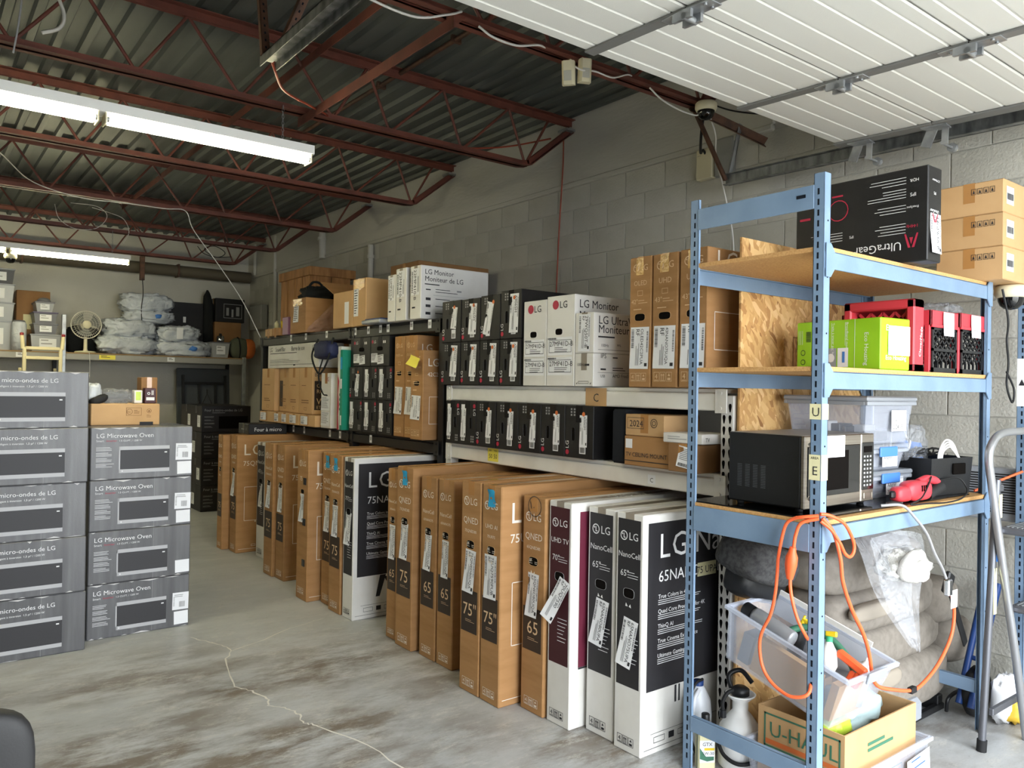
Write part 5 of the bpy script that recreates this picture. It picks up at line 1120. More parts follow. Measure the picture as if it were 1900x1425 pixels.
o=thing('water_jug','translucent white jug with blue cap behind the oil bottle','jug',(2.73,2.19,0)); MB().lathe([(0,0),(.05,0),(.058,.01),(.058,.16),(.052,.22),(.028,.27),(.02,.28)],20).build('jug_body','jug_white',o); MB().lathe([(.022,.28),(.022,.30),(0,.30)],14).build('cap','blue_dark',o); mb=MB(); mb.tube(cr([(-.02,-.02,.27),(-.06,-.03,.24),(-.066,-.03,.18),(-.05,-.03,.13)]),.009,8); mb.build('handle','jug_white',o)
o=thing('black_hose','thin black hose arching beside the blue post','hose',(0,0,0)); MB().tube(cr([(2.72,2.16,.315),(2.66,2.15,.31),(2.62,2.15,.24),(2.61,2.14,.14),(2.625,2.12,.05),(2.64,2.11,.012)]),.006,8).build('hose','black_rubber',o)
# folded van seats
def seat(label,x,y,z,parts):
    r=thing('car_seat',label,'seat',(x,y,z)); 
    for nm,c,d,e,m_ in parts: MB().blob(c,d,e,.03,2,1,28).build(nm,m_,r)
    return r
s1=seat('upper taupe folded van seat under the blue shelving',3.08,1.76,.535,[('cushion',(.47,.14,.06),(.46,.16,.10),.45,'fabric_grey'),('backrest',(.43,.16,.235),(.43,.15,.105),.45,'fabric_grey'),('headrest',(.99,.07,.0),(.13,.11,.11),.65,'fabric_grey'),('armrest',(.22,-.035,.085),(.17,.03,.035),.6,'fabric_light')])
s2=seat('lower taupe folded van seat standing on a black base',3.26,1.78,.05,[('cushion',(.45,.12,.15),(.44,.17,.13),.45,'fabric_grey'),('backrest',(.42,.13,.355),(.43,.15,.10),.45,'fabric_grey'),('headrest',(.96,.05,.27),(.13,.12,.115),.65,'fabric_grey'),('armrest',(.14,-.055,.25),(.14,.03,.04),.6,'fabric_light')])
mb=MB()
for xx in (.08,.75): mb.box(xx,-.02,-.045,xx+.05,.28,.03,.004)
mb.box(.08,-.03,-.04,.80,.0,-.01,.004); mb.box(.08,.25,-.04,.80,.28,-.01,.004); mb.build('base_frame','black_plastic',s2)
mb=MB(); mb.tube(cr([(.75,-.06,-.03),(.74,-.07,.03),(.80,-.07,.045),(.9,-.06,.04),(1.0,-.03,.03)]),.009,8); mb.build('release_bar','black_plastic',s2); MB().box(.30,-.085,.0,.46,-.03,.11,.02).build('side_cover','grey_plastic',s2)
bk=thing('seat_belt_stalk','black seat belt buckle stalk lying on the taupe seats','seat belt',(3.73,1.60,.70)); MB().box(-.03,-.012,-.05,.03,.012,.05,.006).build('buckle','black_plastic',bk,rot=(0,.5,0)); mb=MB(); mb.box(-.02,-.004,-.36,.02,.004,-.04,.002); mb.build('strap','black_rubber',bk,rot=(0,-.55,0)); MB().box(-.012,-.0135,-.03,.012,-.0125,-.01).build('release_label','paper',bk,rot=(0,.5,0))
d1=thing('seat_bolster','dark grey fabric seat bolsters piled against the strand board','seat',(2.87,1.86,.78))
for nm,c,d,rx in (('bolster',(-.06,.10,.075),(.17,.13,.085),.25),('bolster',(.02,.12,.205),(.20,.12,.06),-.15),('shell',(.02,.16,-.02),(.16,.08,.10),.1)): MB().blob((0,0,0),d,.6,.08,2,3,24).build(nm,'fabric_dark' if nm=='bolster' else 'black_plastic',d1,c,(rx,.25,0))
o=thing('clear_bag','large clear plastic bag hanging over the taupe seats','bag',(3.16,1.53,.52)); mb=MB()
q=[(0,.0),(.13,.10),(.20,.24),(.10,.36),(-.12,.45),(-.24,.36),(-.16,.24),(-.04,.07)]
def bagfn(u,v):
    hw=(.02+.20*v**.8); cx_=.10-.17*v; return (cx_+(u-.5)*2*hw,.035*math.sin(u*7+v*5)*v-.03*math.cos(v*3)*(1-abs(u-.5)),v*.47+.012*math.sin(u*11))
mb.grid(14,16,bagfn); mb.grid(14,16,lambda u,v:(lambda p:(p[0],p[1]+.05*v+.01,p[2]))(bagfn(u,v))); mb.build('bag_film','film',o)
o=thing('blanket_roll','rolled white patterned blanket on top of the taupe seats','blanket',(3.26,1.575,.82)); MB().blob((0,0,.03),(.15,.085,.075),.8,.22,2.2,4,34,crease=.22).build('roll','blanket',o,rot=(0,.12,0))
MB().tube([(-.055+.055*math.cos(i*.4),-.06-.02*math.sin(i*.4),.045+.045*math.sin(i*.4)) for i in range(17)],[.024]*17,10).build('rolled_edge','blanket',o)
# right edge: step ladder, hand truck, sacks, baseboard heater
sl=thing('step_ladder','grey metal folding step ladder with ribbed treads at the right edge','ladder',(0,0,0))
MB().tube([(3.735,1.455,.0),(3.77,1.42,1.184)],.016,10).build('leg','aluminium_dark',sl); MB().tube([(3.735,1.455,.0),(3.737,1.453,.05)],.021,10).build('foot','black_rubber',sl)
MB().tube(cr([(4.02,1.38,.0),(3.90,1.385,.40),(3.80,1.395,.738),(3.67,1.40,1.15),(3.63,1.40,1.28),(3.66,1.40,1.345),(3.75,1.40,1.385),(3.95,1.40,1.392),(4.12,1.40,1.39),(4.2,1.4,1.34),(4.22,1.39,1.2),(4.26,1.38,.6),(4.30,1.37,0)]),.0165,12).build('rail','aluminium',sl)
for z,x in ((.955,3.74),(.60,3.86)):
    tr=MB().box(x,1.12,z,4.22,1.40,z+.03,.008).build('tread','aluminium_dark',sl)
    me=None
    for k in range(14):
        if me is None: me=MB().box(x+.02,-.004,0,4.20,.004,.004,.001).build('tread_rib','galv',tr,(0,1.14+.018*k,z+.03)).data
        else: link('tread_rib',me,tr,(0,1.14+.018*k,z+.03))
MB().box(3.75,1.415,.16,4.05,1.435,.19,.003).build('cross_bar','aluminium_dark',sl); MB().box(3.76,1.41,1.13,3.82,1.44,1.16,.004).build('hinge','aluminium_dark',sl)
for z0,z1,m_ in ((.60,.80,'paper_cream'),(.83,.86,'blue_plastic'),(.90,.96,'paper_cream'),(1.02,1.12,'paper_cream')): 
    x=3.735+.035*(z0/1.184); MB().box(x-.004,1.405+.03*(1-z0),z0,x+.022,1.409+.03*(1-z0),z1).build('sticker',m_,sl)
ht=thing('hand_truck','blue hand truck standing behind the step ladder','hand truck',(0,0,0))
for dx in (0,.10): MB().tube([(3.98+dx*.2,1.60+dx*.6,.08),(4.28,1.60+dx*.6,.62)],.016,10).build('rail','blue_dark',ht)
MB().tube([(4.10,1.60,.28),(4.11,1.66,.28)],.012,8).build('cross_bar','blue_dark',ht); MB().lathe([(0,-.03),(.10,-.03),(.12,-.015),(.12,.015),(.10,.03),(0,.03)],20,T=Matrix.Translation((4.12,1.63,.121))@Matrix.Rotation(math.pi/2,4,'X')).build('wheel','black_rubber',ht)
o=thing('sack','white and yellow printed sack slumped behind the ladder foot','bag',(4.15,1.515,0)); MB().blob((0,0,.12),(.11,.045,.12),.65,.2,3,2,22,crease=.25).build('sack_body','paper',o); MB().blob((.06,-.03,.07),(.11,.05,.07),.65,.2,3,5,20,crease=.2).build('sack_fold','mustard',o)
hb=thing('louvred_heater','grey louvred wall heater low behind the shelving','heater',(4.30,1.20,.93)); MB().box(0,0,0,.085,.62,.26,.008).build('housing','grey_plastic',hb); lm=None
for k in range(16):
    if lm is None: lm=MB().box(-.004,.02,0,.0,.60,.006).build('louvre','black_plastic',hb,(0,0,.04+.0125*k)).data
    else: link('louvre',lm,hb,(0,0,.04+.0125*k))
# ---------------------------------------------------------------- grey microwave cartons, left
def oven_box(label,x,y,z,D,fr,seed,group,lab=2,name='microwave_carton'):
    r=carton(name,label,'box',x,y,z,D,'grey_card',RND.uniform(-.006,.006),group,tm='tape_dark',bev=.005); W,dp,h=D; q=random.Random(seed)
    if fr:
        it=[('t','Four à micro-ondes de LG',W-.155,h*.80,.0345,0,'r'),('t','Inverseur intelligent à inversion  1,5 pi³ / 1200 W',W-.205,h*.715,.0155,0,'r')]+[l for k in range(4) for l in lines(.02,h*(.62-.13*k),.09,3,.01,.0025,k)]; px0,px1=W-.45,W-.118
    else:
        it=[('t','LG Microwave Oven',.03,h*.80,.038),('t','Smart',.03,h*.725,.018),('t','1.5 CU.FT. / 1200 W',.155,h*.725,.015)]+[l for k in range(4) for l in lines(.03,h*(.62-.105*k),.10,3,.0085,.0022,k+seed)]; px0,px1=.155,.445
        printed(r,D,'F',[('t','Inverter',.085,h*.725,.018)],'red_ink','red_word')
    printed(r,D,'F',it,'ink_light')
    b,t=h*.12,h*.63
    printed(r,D,'F',[('r',px0,b,px1,b+.022),('r',px0,t-.022,px1,t),('r',px0,b,px0+.008,t)],'ink_silver','oven_picture'); printed(r,D,'F',[('r',px0+.008,b+.022,px1,t-.022)],'black_print','oven_window_picture',.0014); printed(r,D,'F',[('r',px1-.03,t-.045,px1-.015,t-.038),('c',px0+.02,b+.011,.004)],'ink_light','oven_marks',.0022)
    if lab:
        if lab>1:
            sh=sheet(r,D,'F',W-.10,h*.33,W-.003,h*.66,'paper','product_label',rot=-1); on_sheet(sh,barcode(W-.06,h*.38,.035,.035,False,seed)+lines(W-.09,h*.62,.07,2,.01,.004,seed)+barcode(W-.095,h*.4,.008,.06,True,seed),'ink_grey')
        sheet(r,D,'F',W-.09,h*.05,W-.005,h*.30,'paper','plain_label',rot=1,off=.0012)
    def scuff(t0,hh,sd):                                          # torn white paper along an edge
        q2=random.Random(sd); x=.01; k=0
        while x<W-.03:
            l=q2.uniform(.02,.12)
            if q2.random()<.5:
                a=min(x+l,W-.006); g=q2.uniform(.3,1)*hh; up_=1 if t0<h/2 else -1
                P=[(x,t0),(a,t0),(a-l*.2,t0+up_*g*.6),(x+l*.55,t0+up_*g),(x+l*.25,t0+up_*g*.4)]
                if up_<0: P.reverse()
                printed(r,D,'F',[('p',P)],'scuff_white','scuff',.0018+.0001*k); k+=1
            x+=l+q2.uniform(.01,.05)
    scuff(.003,.010,seed*3+1); scuff(h-.003,.012,seed*3+2)
    # packing tape over the front seam
    mb=MB(); mb.box(W*.62,-.0012,h*.0,W*.62+.0015,0,h); mb.build('tape_edge','ink_grey',r)
    return r
ords=('bottom','second from bottom','middle','second from top','top')
zz=[0,.3405,.6555,.9665,1.2795]
for k in range(5):
    oven_box('grey microwave carton in the left floor stack, %s of five'%ords[k],.246+(.004,0,-.003,.002,0)[k],5.08,zz[k],(.587,.47,(.339,.3145,.310,.3125,.318)[k]),True,k,'left stack of microwave cartons',0)
zz=[0,.3285,.6455,.9535]
for k in range(4):
    oven_box('grey microwave carton in the right floor stack, %s of four'%('bottom','second from bottom','second from top','top')[k],.868+(0,.001,.002,.003)[k],5.23,zz[k],(.582,.47,(.327,.316,.307,.316)[k]),False,k+9,'right stack of microwave cartons',(2,1,2,2)[k])
D=(.40,.26,.135); r=carton('open_carton','tan carton with round approval marks standing on the right microwave stack','box',.905,5.44,1.2715,D,'card_light',0,None)
printed(r,D,'F',[('ring',.22,.085,.018,.0025),('t','FSC',.206,.078,.014),('o',.20,.06,.29,.11,.002),('ring',.335,.09,.014,.0025),('p',[(.328,.084),(.342,.084),(.335,.097)])]+lines(.245,.095,.035,3,.009,.003)+lines(.32,.065,.03,3,.007,.002),'ink_brown','approval_marks'); printed(r,D,'F',[('r',.28,.0,.36,.02)],'ink','stamp')
o=thing('bubble_wrap','crumpled clear wrap on the tan carton','packing wrap',(1.08,5.56,1.4075)); MB().blob((0,0,.04),(.11,.09,.055),.8,.4,3,12,24,crease=.4).build('wrap','film',o)
o=thing('bubble_wrap','white air cushion sheet behind the black cable on the tan carton','packing wrap',(.935,5.58,1.4075)); MB().blob((0,0,.06),(.05,.07,.07),.6,.2,3,13,20,crease=.2).build('wrap','poly_bag',o)
o=thing('black_pouch','black padded pouch on the tan carton','pouch',(.965,5.49,1.4075)); MB().blob((0,0,.025),(.055,.03,.025),.7,.15,2,3,20).build('pouch_body','black_rubber',o,rot=(0,-.4,0))
D=(.07,.06,.10); r=carton('small_box','small dark red and white box on the tan carton','box',1.225,5.50,1.4075,D,'maroon_dark',0,None,tape=False); printed(r,D,'F',[('ring',.025,.065,.009,.004),('r',.042,.055,.046,.085),('r',.05,.055,.054,.085),('r',.01,.02,.06,.04)],'ink_light')
D=(.05,.06,.085); r=carton('small_box','small white and green box beside the dark red one','box',1.165,5.51,1.4075,D,'white_card',0,None,tape=False); sheet(r,D,'F',.01,.02,.04,.075,'lime_bag','printed_panel')
D=(.10,.12,.17); carton('brown_packet','upright brown packet behind the small boxes on the tan carton','packet',1.22,5.575,1.4075,D,'card_dark',0,None)
# dark far stack
for a,(y,n) in enumerate(((9.70,4),(10.22,4))):
    for k in range(n):
        D=(.585,.48,.316); r=carton('microwave_carton','dark microwave carton in the far %s stack, %s of four'%(('front','rear')[a],('bottom','second from bottom','second from top','top')[k]),'box',2.80+.03*a,y,.3175*k,D,'black_card',0,'far stack of microwave cartons',tm='tape_dark')
        if a==0: printed(r,D,'F',[('t','Four à micro-ondes de LG',.03,.25,.042)]+lines(.12,.235,.25,1,.01,.004)+[l for q in range(4) for l in lines(.03,.19-.04*q,.12,2,.01,.003,q)],'ink_grey'); sheet(r,D,'F',.2,.04,.55,.19,'dark_void','oven_picture')
        sh=sheet(r,D,'L',.10+.2*(k%2),.06,.22+.2*(k%2),.2,'paper','product_label'); on_sheet(sh,lines(.12+.2*(k%2),.18,.08,4,.02,.005,k),'ink_grey')
D=(.365,.28,.098); r=carton('microwave_carton','low dark carton lying on the far end of the television cartons','box',2.51,7.235,1.0745,D,'black_card',0,None,tm='tape_dark'); printed(r,D,'F',[('t','Four à micro',.05,.028,.05)],'ink_light'); printed(r,D,'L',[('r',.08,.04,.16,.05),('t','LG',.2,.04,.03)],'ink_grey','end_lettering')
# ---------------------------------------------------------------- shelf along the back wall
YS=11.85; ZSf=1.925
sf=thing('storage_shelf','long steel shelf along the back wall loaded with bags and totes','shelving',(0,0,0))
for a,b in ((-2.2,1.62),(1.66,4.0)):
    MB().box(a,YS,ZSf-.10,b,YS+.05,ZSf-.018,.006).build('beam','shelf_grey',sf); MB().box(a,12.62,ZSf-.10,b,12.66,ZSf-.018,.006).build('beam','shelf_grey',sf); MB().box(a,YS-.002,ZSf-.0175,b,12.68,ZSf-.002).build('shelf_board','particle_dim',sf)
for x in (-2.24,1.61,4.0):
    for y in (YS-.01,12.62): MB().box(x,y,0,x+.05,y+.05,2.42 if x==1.61 and y<12 else 1.94,.004).build('upright','galv' if y<12 else 'steel_black',sf)
for x0,x1,t,m_ in ((2.06,2.26,'','paper_yellow'),(2.93,3.03,'','paper'),(1.10,1.22,'','paper')):
    sh=sheet(sf,(0,0,0),'F',x0,ZSf-.085,x1,ZSf-.025,m_,'shelf_tag',off=0); sh[0].location=(0,YS-.003,0); on_sheet(sh,lines(x0+.02,ZSf-.035,.12 if x1-x0>.15 else .06,2,.018,.007),'ink')
def bag(label,x,y,z,d,seed,m_='poly_bag',print_=False):
    d=(d[0]*1.16,d[1]*1.08,d[2]*1.2)
    r=thing('wrapped_bag',label,'bag',(x,y,z),0,'grey plastic bags on the back shelf'); MB().blob((0,0,d[2]*.88),d,.6,.2,2.2,seed,56,crease=.28).build('bag_film',m_,r)
    if print_: MB().blob((d[0]*.25,-d[1]*.55,d[2]*.9),(d[0]*.16,d[1]*.5,d[2]*.35),.8,.2,2,seed+3,14).build('blue_print','blue_plastic',r)
    return r
bag('grey plastic bag lying lowest beside the fan',2.45,12.15,ZSf-.002,(.37,.26,.13),1)
bag('grey plastic bag lying second lowest beside the fan',2.48,12.15,ZSf+.225,(.33,.25,.13),2)
bag('flat grey bag with blue print under the topmost bag',2.74,12.17,ZSf+.46,(.30,.22,.09),5,print_=True)
bag('grey plastic bag on the very top of the bag pile',2.70,12.18,ZSf+.60,(.32,.22,.13),3)
bag('white and blue printed bag at the front right of the pile',3.19,12.10,ZSf-.002,(.37,.22,.11),4,print_=True)
b5=bag('grey plastic bag with a white tag on the printed bag',3.12,12.10,ZSf+.185,(.28,.2,.12),6); sheet(b5,(0,0,0),'F',-.06,.06,.03,.22,'paper','tag',off=0)[0].location=(0,-.215,0)
# oscillating fan
fn=thing('table_fan','cream oscillating table fan on the back shelf','fan',(1.915,12.0,ZSf)); MB().lathe([(0,0),(.13,0),(.135,.012),(.12,.022),(.03,.03),(0,.03)],24).build('base','cream_plastic',fn); MB().lathe([(.03,.03),(.024,.06),(.022,.2),(.025,.22)],14).build('stem','cream_plastic',fn)
T=Matrix.Translation((0,-.02,.38))@Matrix.Rotation(math.pi/2,4,'X'); MB().lathe([(0,-.10),(.05,-.10),(.06,-.06),(.06,.0),(0,0)],16,T=T).build('motor','cream_plastic',fn); MB().lathe([(0,.075),(.05,.075),(.055,.065),(.05,.055),(0,.055)],18,T=T).build('hub_cap','cream_plastic',fn)
for k in range(3):
    a0=k*2.094+.4; mb=MB(); mb.grid(6,6,lambda u,v:((.04+.12*v)*math.cos(a0+(u-.5)*1.35*(.6+.4*v)),(.04+.12*v)*math.sin(a0+(u-.5)*1.35*(.6+.4*v)),.03+.03*(u-.5)),0,T); mb.build('blade','fan_blade',fn)
mb=MB(); 
for rr,z in ((.185,.02),(.185,.0)): mb.tube([(rr*math.cos(i*math.pi/16),rr*math.sin(i*math.pi/16),z) for i in range(33)],.006,6,T=T)
for rr,z in ((.15,.055),(.115,.068),(.08,.074)): mb.tube([(rr*math.cos(i*math.pi/12),rr*math.sin(i*math.pi/12),z) for i in range(25)],.0018,4,T=T)
for i in range(40): a=i*math.pi/20; mb.tube([(.05*math.cos(a),.05*math.sin(a),.072),(.12*math.cos(a),.12*math.sin(a),.066),(.185*math.cos(a),.185*math.sin(a),.02)],.0013,4,T=T)
mb.build('guard','guard_wire',fn); MB().tube(cr([(0,-.02,.01),(.02,-.16,.0),(.03,-.17,-.15),(.03,-.17,-.35)]),.004,5).build('cord','cable_white',fn)
# totes and boxes, left end of the shelf
def stot(label,x,z,w_,h_,m_,lid,y=11.95,d_=.35):
    r=thing('storage_tote',label,'storage box',(x,y,z),0,'totes on the back shelf'); mb=MB(); k=.02
    mb.add([(k,k,0),(w_-k,k,0),(w_-k,d_-k,0),(k,d_-k,0),(0,0,h_-.02),(w_,0,h_-.02),(w_,d_,h_-.02),(0,d_,h_-.02)],[(3,2,1,0),(0,1,5,4),(1,2,6,5),(2,3,7,6),(3,0,4,7),(4,5,6,7)]); mb.build('tub',m_,r); MB().box(-.012,-.012,h_-.02,w_+.012,d_+.012,h_-.001,.005).build('lid',lid,r)
    sh=sheet(r,(w_,d_,h_),'F',w_*.25,h_*.2,w_*.75,h_*.75,'paper','label',off=.006); on_sheet(sh,lines(w_*.3,h_*.68,w_*.35,2,h_*.2,h_*.06),'ink_grey'); return r
z=ZSf
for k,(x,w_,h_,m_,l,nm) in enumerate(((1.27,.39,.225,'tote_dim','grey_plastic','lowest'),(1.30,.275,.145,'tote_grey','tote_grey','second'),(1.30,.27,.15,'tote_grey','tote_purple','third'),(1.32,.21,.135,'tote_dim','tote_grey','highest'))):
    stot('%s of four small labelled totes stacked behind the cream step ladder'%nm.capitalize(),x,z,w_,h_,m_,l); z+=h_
hp_=thing('small_speaker','small domed grey gadget on top of the small totes','gadget',(1.43,12.1,z)); MB().lathe([(0,0),(.08,0),(.085,.02),(.05,.055),(.03,.06),(0,.06)],18).build('dome','tote_grey',hp_)
z=ZSf
for k,(w_,h_,m_,nm) in enumerate(((.45,.38,'tote_dim','lowest'),(.45,.24,'tote_dim','second'),(.43,.24,'tote_dim','third'),(.36,.20,'black_plastic','highest, black'))):
    stot('Large tote in the stack at the left frame edge, %s'%nm,1.09-w_,z,w_,h_,m_,'grey_plastic',12.05); z+=h_
D=(.39,.25,.82); r=carton('tall_carton','tall brown carton standing behind the small totes on the back shelf','box',1.14,12.33,ZSf,D,'card_dark',0,None); sheet(r,D,'F',.08,.30,.2,.5,'paper_cream','label')
o=thing('wrapped_roll','white plastic wrapped roll standing on the back shelf','roll',(1.14,11.955,ZSf)); MB().lathe([(0,0),(.085,0),(.085,.34),(.07,.37),(.0,.38)],20).build('roll','poly_bag',o); MB().lathe([(.075,.372),(.06,.39),(.055,.385),(0,.38)],18).build('top_ring','tote_grey',o)
o=thing('dark_sack','dark sack slumped behind the table fan','bag',(1.93,12.43,ZSf)); MB().blob((0,0,.2),(.25,.18,.2),.6,.2,2,8,24,crease=.2).build('sack_body','cloth_black',o)
# right end of the shelf
for k,(x,z,w_,h_) in enumerate(((3.0,ZSf,.56,.39),(3.02,ZSf+.391,.54,.43))):
    D=(w_,.35,h_); r=carton('black_case','black carton behind the grey bags on the back shelf, %s'%('lower','upper')[k],'box',x,12.36,z,D,'black_card',0,None,tape=False); sheet(r,D,'F',.25,h_*.3,.29,h_*.5,'paper','label')
o=thing('black_stand','black bag hanging upright beside the black cartons','bag',(3.64,12.4,ZSf)); MB().blob((0,0,.5),(.075,.08,.52),.7,.15,2,9,22).build('bag_body','cloth_black',o)
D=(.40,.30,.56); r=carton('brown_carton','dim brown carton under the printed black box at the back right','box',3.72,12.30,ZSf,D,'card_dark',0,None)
D=(.44,.25,.36); r=carton('printed_box','black printed appliance box at the back right of the shelf','box',3.72,12.28,ZSf+.561,D,'black_card',0,None); printed(r,D,'F',[('o',.12,.06,.40,.28,.008),('r',.16,.1,.2,.22),('r',.24,.08,.27,.2),('r',.31,.1,.36,.24)],'ink_grey','picture')
tote_=stot('Clear grey bin beside the orange bag on the back shelf',3.56,ZSf,.26,.23,'tote_dim','tote_grey',11.9,.3)
o=thing('round_bag','dark green round bag with orange panel on the back shelf end','bag',(3.99,12.0,ZSf)); mb=MB(); mb.blob((0,0,.15),(.155,.12,.16),.8,.05,2,1,24); mb.build('bag_body','bag_green',o); MB().blob((.14,-.01,.15),(.10,.11,.15),.8,.05,2,2,20).build('end_panel','orange_cloth',o); MB().tube([(-.02+.165*math.cos(a*.3)*.05,-.125*math.cos((a-5)*.3),.15+.165*math.sin((a-5)*.3)) for a in range(11)],.010,6).build('strap','cloth_black',o)
o=thing('work_lamp','chrome work lamp on the clear grey bin','lamp',(3.72,12.02,ZSf+.232)); MB().lathe([(0,0),(.05,0),(.055,.03),(.05,.09),(.03,.1),(0,.1)],16).build('reflector','chrome',o); MB().lathe([(0,.1),(.02,.1),(.02,.13),(0,.13)],10).build('neck','black_plastic',o)
# cream step ladder in front of the shelf
cl=thing('step_ladder','cream metal step ladder standing before the back shelf','ladder',(0,0,0)); yl=11.3
for x,s_ in ((1.14,1),(1.53,-1)):
    MB().box(x-.02,yl,0,x+.02,yl+.05,1.95,.006).build('rail','cream_metal',cl); MB().tube([(x-.015*s_,yl+.025,1.93),(x-.03*s_,yl+.03,2.10)],[.024,.02],10).build('handle','cream_metal',cl); MB().lathe([(.022,0),(.022,.03),(0,.035)],10,(x-.03*s_,yl+.03,2.095)).build('grip_cap','red_dark',cl); MB().box(x-.02,yl+.45,0,x+.015,yl+.48,1.7,.004).build('rear_leg','cream_metal',cl)
for z,d_ in ((1.92,.12),(1.80,.02),(1.60,.09),(1.30,.09),(1.0,.09),(.7,.09),(.4,.09)): MB().box(1.15,yl-.005,z,1.52,yl+d_,z+.04,.006).build('tread','cream_metal',cl)
# folding table leaning on the back wall
ft=thing('folding_table','dark grey folding table leaning on the back wall','table',(3.20,12.25,0)); MB().box(0,0,.02,.78,.04,1.77,.012).build('table_top','table_grey',ft,rot=(-.08,0,0))
mb=MB()
for x in (.08,.70): mb.box(x-.018,-.05,.3,x+.018,-.02,1.66,.003)
mb.box(.08,-.05,1.52,.70,-.02,1.555,.003); mb.build('leg_frame','steel_black',ft,rot=(-.08,0,0)); mb=MB()
for x in (.31,.55): mb.box(x-.015,-.045,.3,x+.015,-.02,1.52,.003)
mb.build('leg_frame','steel_black',ft,rot=(-.08,0,0)); mb=MB(); mb.tube([(.35,-.03,1.2),(.43,-.035,1.38),(.51,-.03,1.2)],.008,6); mb.tube([(.43,-.035,1.38),(.43,-.03,1.45)],.008,6); mb.build('brace','steel_black',ft,rot=(-.08,0,0))
D=(.36,.3,1.22); r=carton('tall_carton','tall brown carton standing on the floor under the back shelf','box',2.42,12.2,0,D,'card_dark',0,None)
# pine crate beyond the black rack
pc=thing('pine_crate','tall pine crate standing beyond the black rack','crate',(3.58,8.40,0)); 
for i in range(4): MB().box(0,.22*i+.004,.05,.02,.22*i+.21,2.78,.003).build('plank','wood_pine',pc)
for i in range(2): MB().box(.02+.24*i,0,.05,.02+.24*i+.23,.02,2.78,.003).build('plank','wood_pine',pc)
MB().box(-.02,-.02,2.78,.55,.90,2.88,.004).build('top_board','wood_pine',pc); MB().box(-.015,0,1.2,0,.88,1.3,.003).build('rail','wood_pine',pc); MB().box(-.015,0,0,.5,.88,.05,.003).build('base_board','wood_pine',pc)
# office chair corner at lower left
ch=thing('office_chair','black office chair, only its back shows at the lower left corner','chair',(-.02,1.72,0)); MB().blob((0,.18,.72),(.245,.035,.165),.42,0,1,1,32).build('backrest','chair_black',ch); MB().blob((0,-.08,.47),(.25,.24,.05),.5,0,1,1,28).build('seat','chair_black',ch); MB().box(-.03,.16,.45,.03,.18,.62,.006).build('back_bracket','black_plastic',ch); MB().tube([(0,-.08,.07),(0,-.08,.43)],.028,12).build('gas_lift','black_plastic',ch)
for k in range(5):
    a=k*1.2566+.3; MB().tube([(0,-.08,.09),(.27*math.cos(a),-.08+.27*math.sin(a),.07)],[.03,.018],8).build('base_arm','black_plastic',ch); MB().lathe([(0,-.012),(.028,-.012),(.028,.012),(0,.012)],12,T=Matrix.Translation((.27*math.cos(a),-.08+.27*math.sin(a),.029))@Matrix.Rotation(math.pi/2,4,'X')).build('caster','black_rubber',ch)
# ---------------------------------------------------------------- ceiling things
def lamp(label,xe,xj,y,z):
    L_=1.22; r=thing('fluorescent_light',label,'light',(xe,y,z)); x0=-2*L_-.03
    mb=MB(); mb.prism([(-.06,0),(-.06,.055),(.06,.055),(.06,0),(.045,-.004),(-.045,-.004)],x0,0,0,Matrix(((0,0,1,0),(1,0,0,0),(0,1,0,0),(0,0,0,1)))); mb.build('housing','white_enamel',r)
    for k in range(2):
        a=-L_*(k+1)-.01*k+.03; b=-L_*k-.01*k-.03
        for yy in (-.032,.032):
            MB().tube([(a,yy,-.032),(b,yy,-.032)],.0165,12).build('tube','tube_glow',r); 
            for q in (a-.012,b): MB().tube([(q,yy,-.032),(q+.012,yy,-.032)],.0175,10).build('tube_cap','galv',r)
        for q in (a-.02,b+.012): MB().box(q-.003,-.055,-.058,q+.006,.055,.002,.002).build('lamp_holder','cream_plastic',r)
    for q in (-.19,-2.2):
        mb=MB(); zc=.055
        i=0
        while zc<3.31-z:
            mb.tube([((.007*math.cos(t*math.pi/4) if i%2 else 0),(0 if i%2 else .007*math.cos(t*math.pi/4)),zc+.013+.013*math.sin(t*math.pi/4)) for t in range(9)],.0016,4,T=Matrix.Translation((q,0,0))); zc+=.021; i+=1
        mb.build('chain','galv',r)
    return r
lamp('near twin tube fluorescent light hanging on chains',2.055,.83,4.85,3.03)
lamp('far twin tube fluorescent light before the back wall',2.08,.86,10.2,2.985)
# motion detectors on the near joist
for (x,y,z,rz,rx,lab) in ((2.71,3.08,3.195,-.9,.2,'cream motion detector turned sideways under the near joist'),(2.825,3.08,3.235,-.45,.1,'cream motion detector facing out under the near joist')):
    r=thing('motion_sensor',lab,'sensor',(x,y,z),rz); mb=MB(); mb.prism([(-.033,-.012),(-.022,-.028),(.022,-.028),(.033,-.012),(.033,.02),(-.033,.02)],-.06,.06); mb.build('housing','cream_plastic',r,rot=(rx,0,0)); MB().box(-.02,-.0295,-.04,.02,-.0275,.01,.001).build('lens','lens_grey',r,rot=(rx,0,0)); MB().tube([(0,.02,.03),(0,.05,.09)],.008,8).build('bracket','cream_plastic',r)
# dome cameras
def dome(label,x,y,z,s=1):
    r=thing('dome_camera',label,'camera',(x,y,z)); MB().lathe([(0,.035*s),(.052*s,.035*s),(.062*s,.025*s),(.064*s,.0),(.056*s,-.016*s),(.05*s,-.018*s)],24).build('base','cream_plastic',r); MB().lathe([(.05*s,-.016*s),(.049*s,-.03*s),(.042*s,-.05*s),(.026*s,-.064*s),(0,-.07*s)],24).build('dome','glass_black',r); MB().lathe([(.02*s,-.01),(.02*s,-.05*s),(0,-.052*s)],12).build('lens_barrel','black_plastic',r); return r
dome('cream dome camera hanging at the end of the near joist',3.84,3.09,3.275,1.05); dome('cream dome camera below the three stacked brown cartons',4.11,1.50,2.03,1.1); dome('small dome camera below the far fluorescent light',.88,10.2,2.89,1)
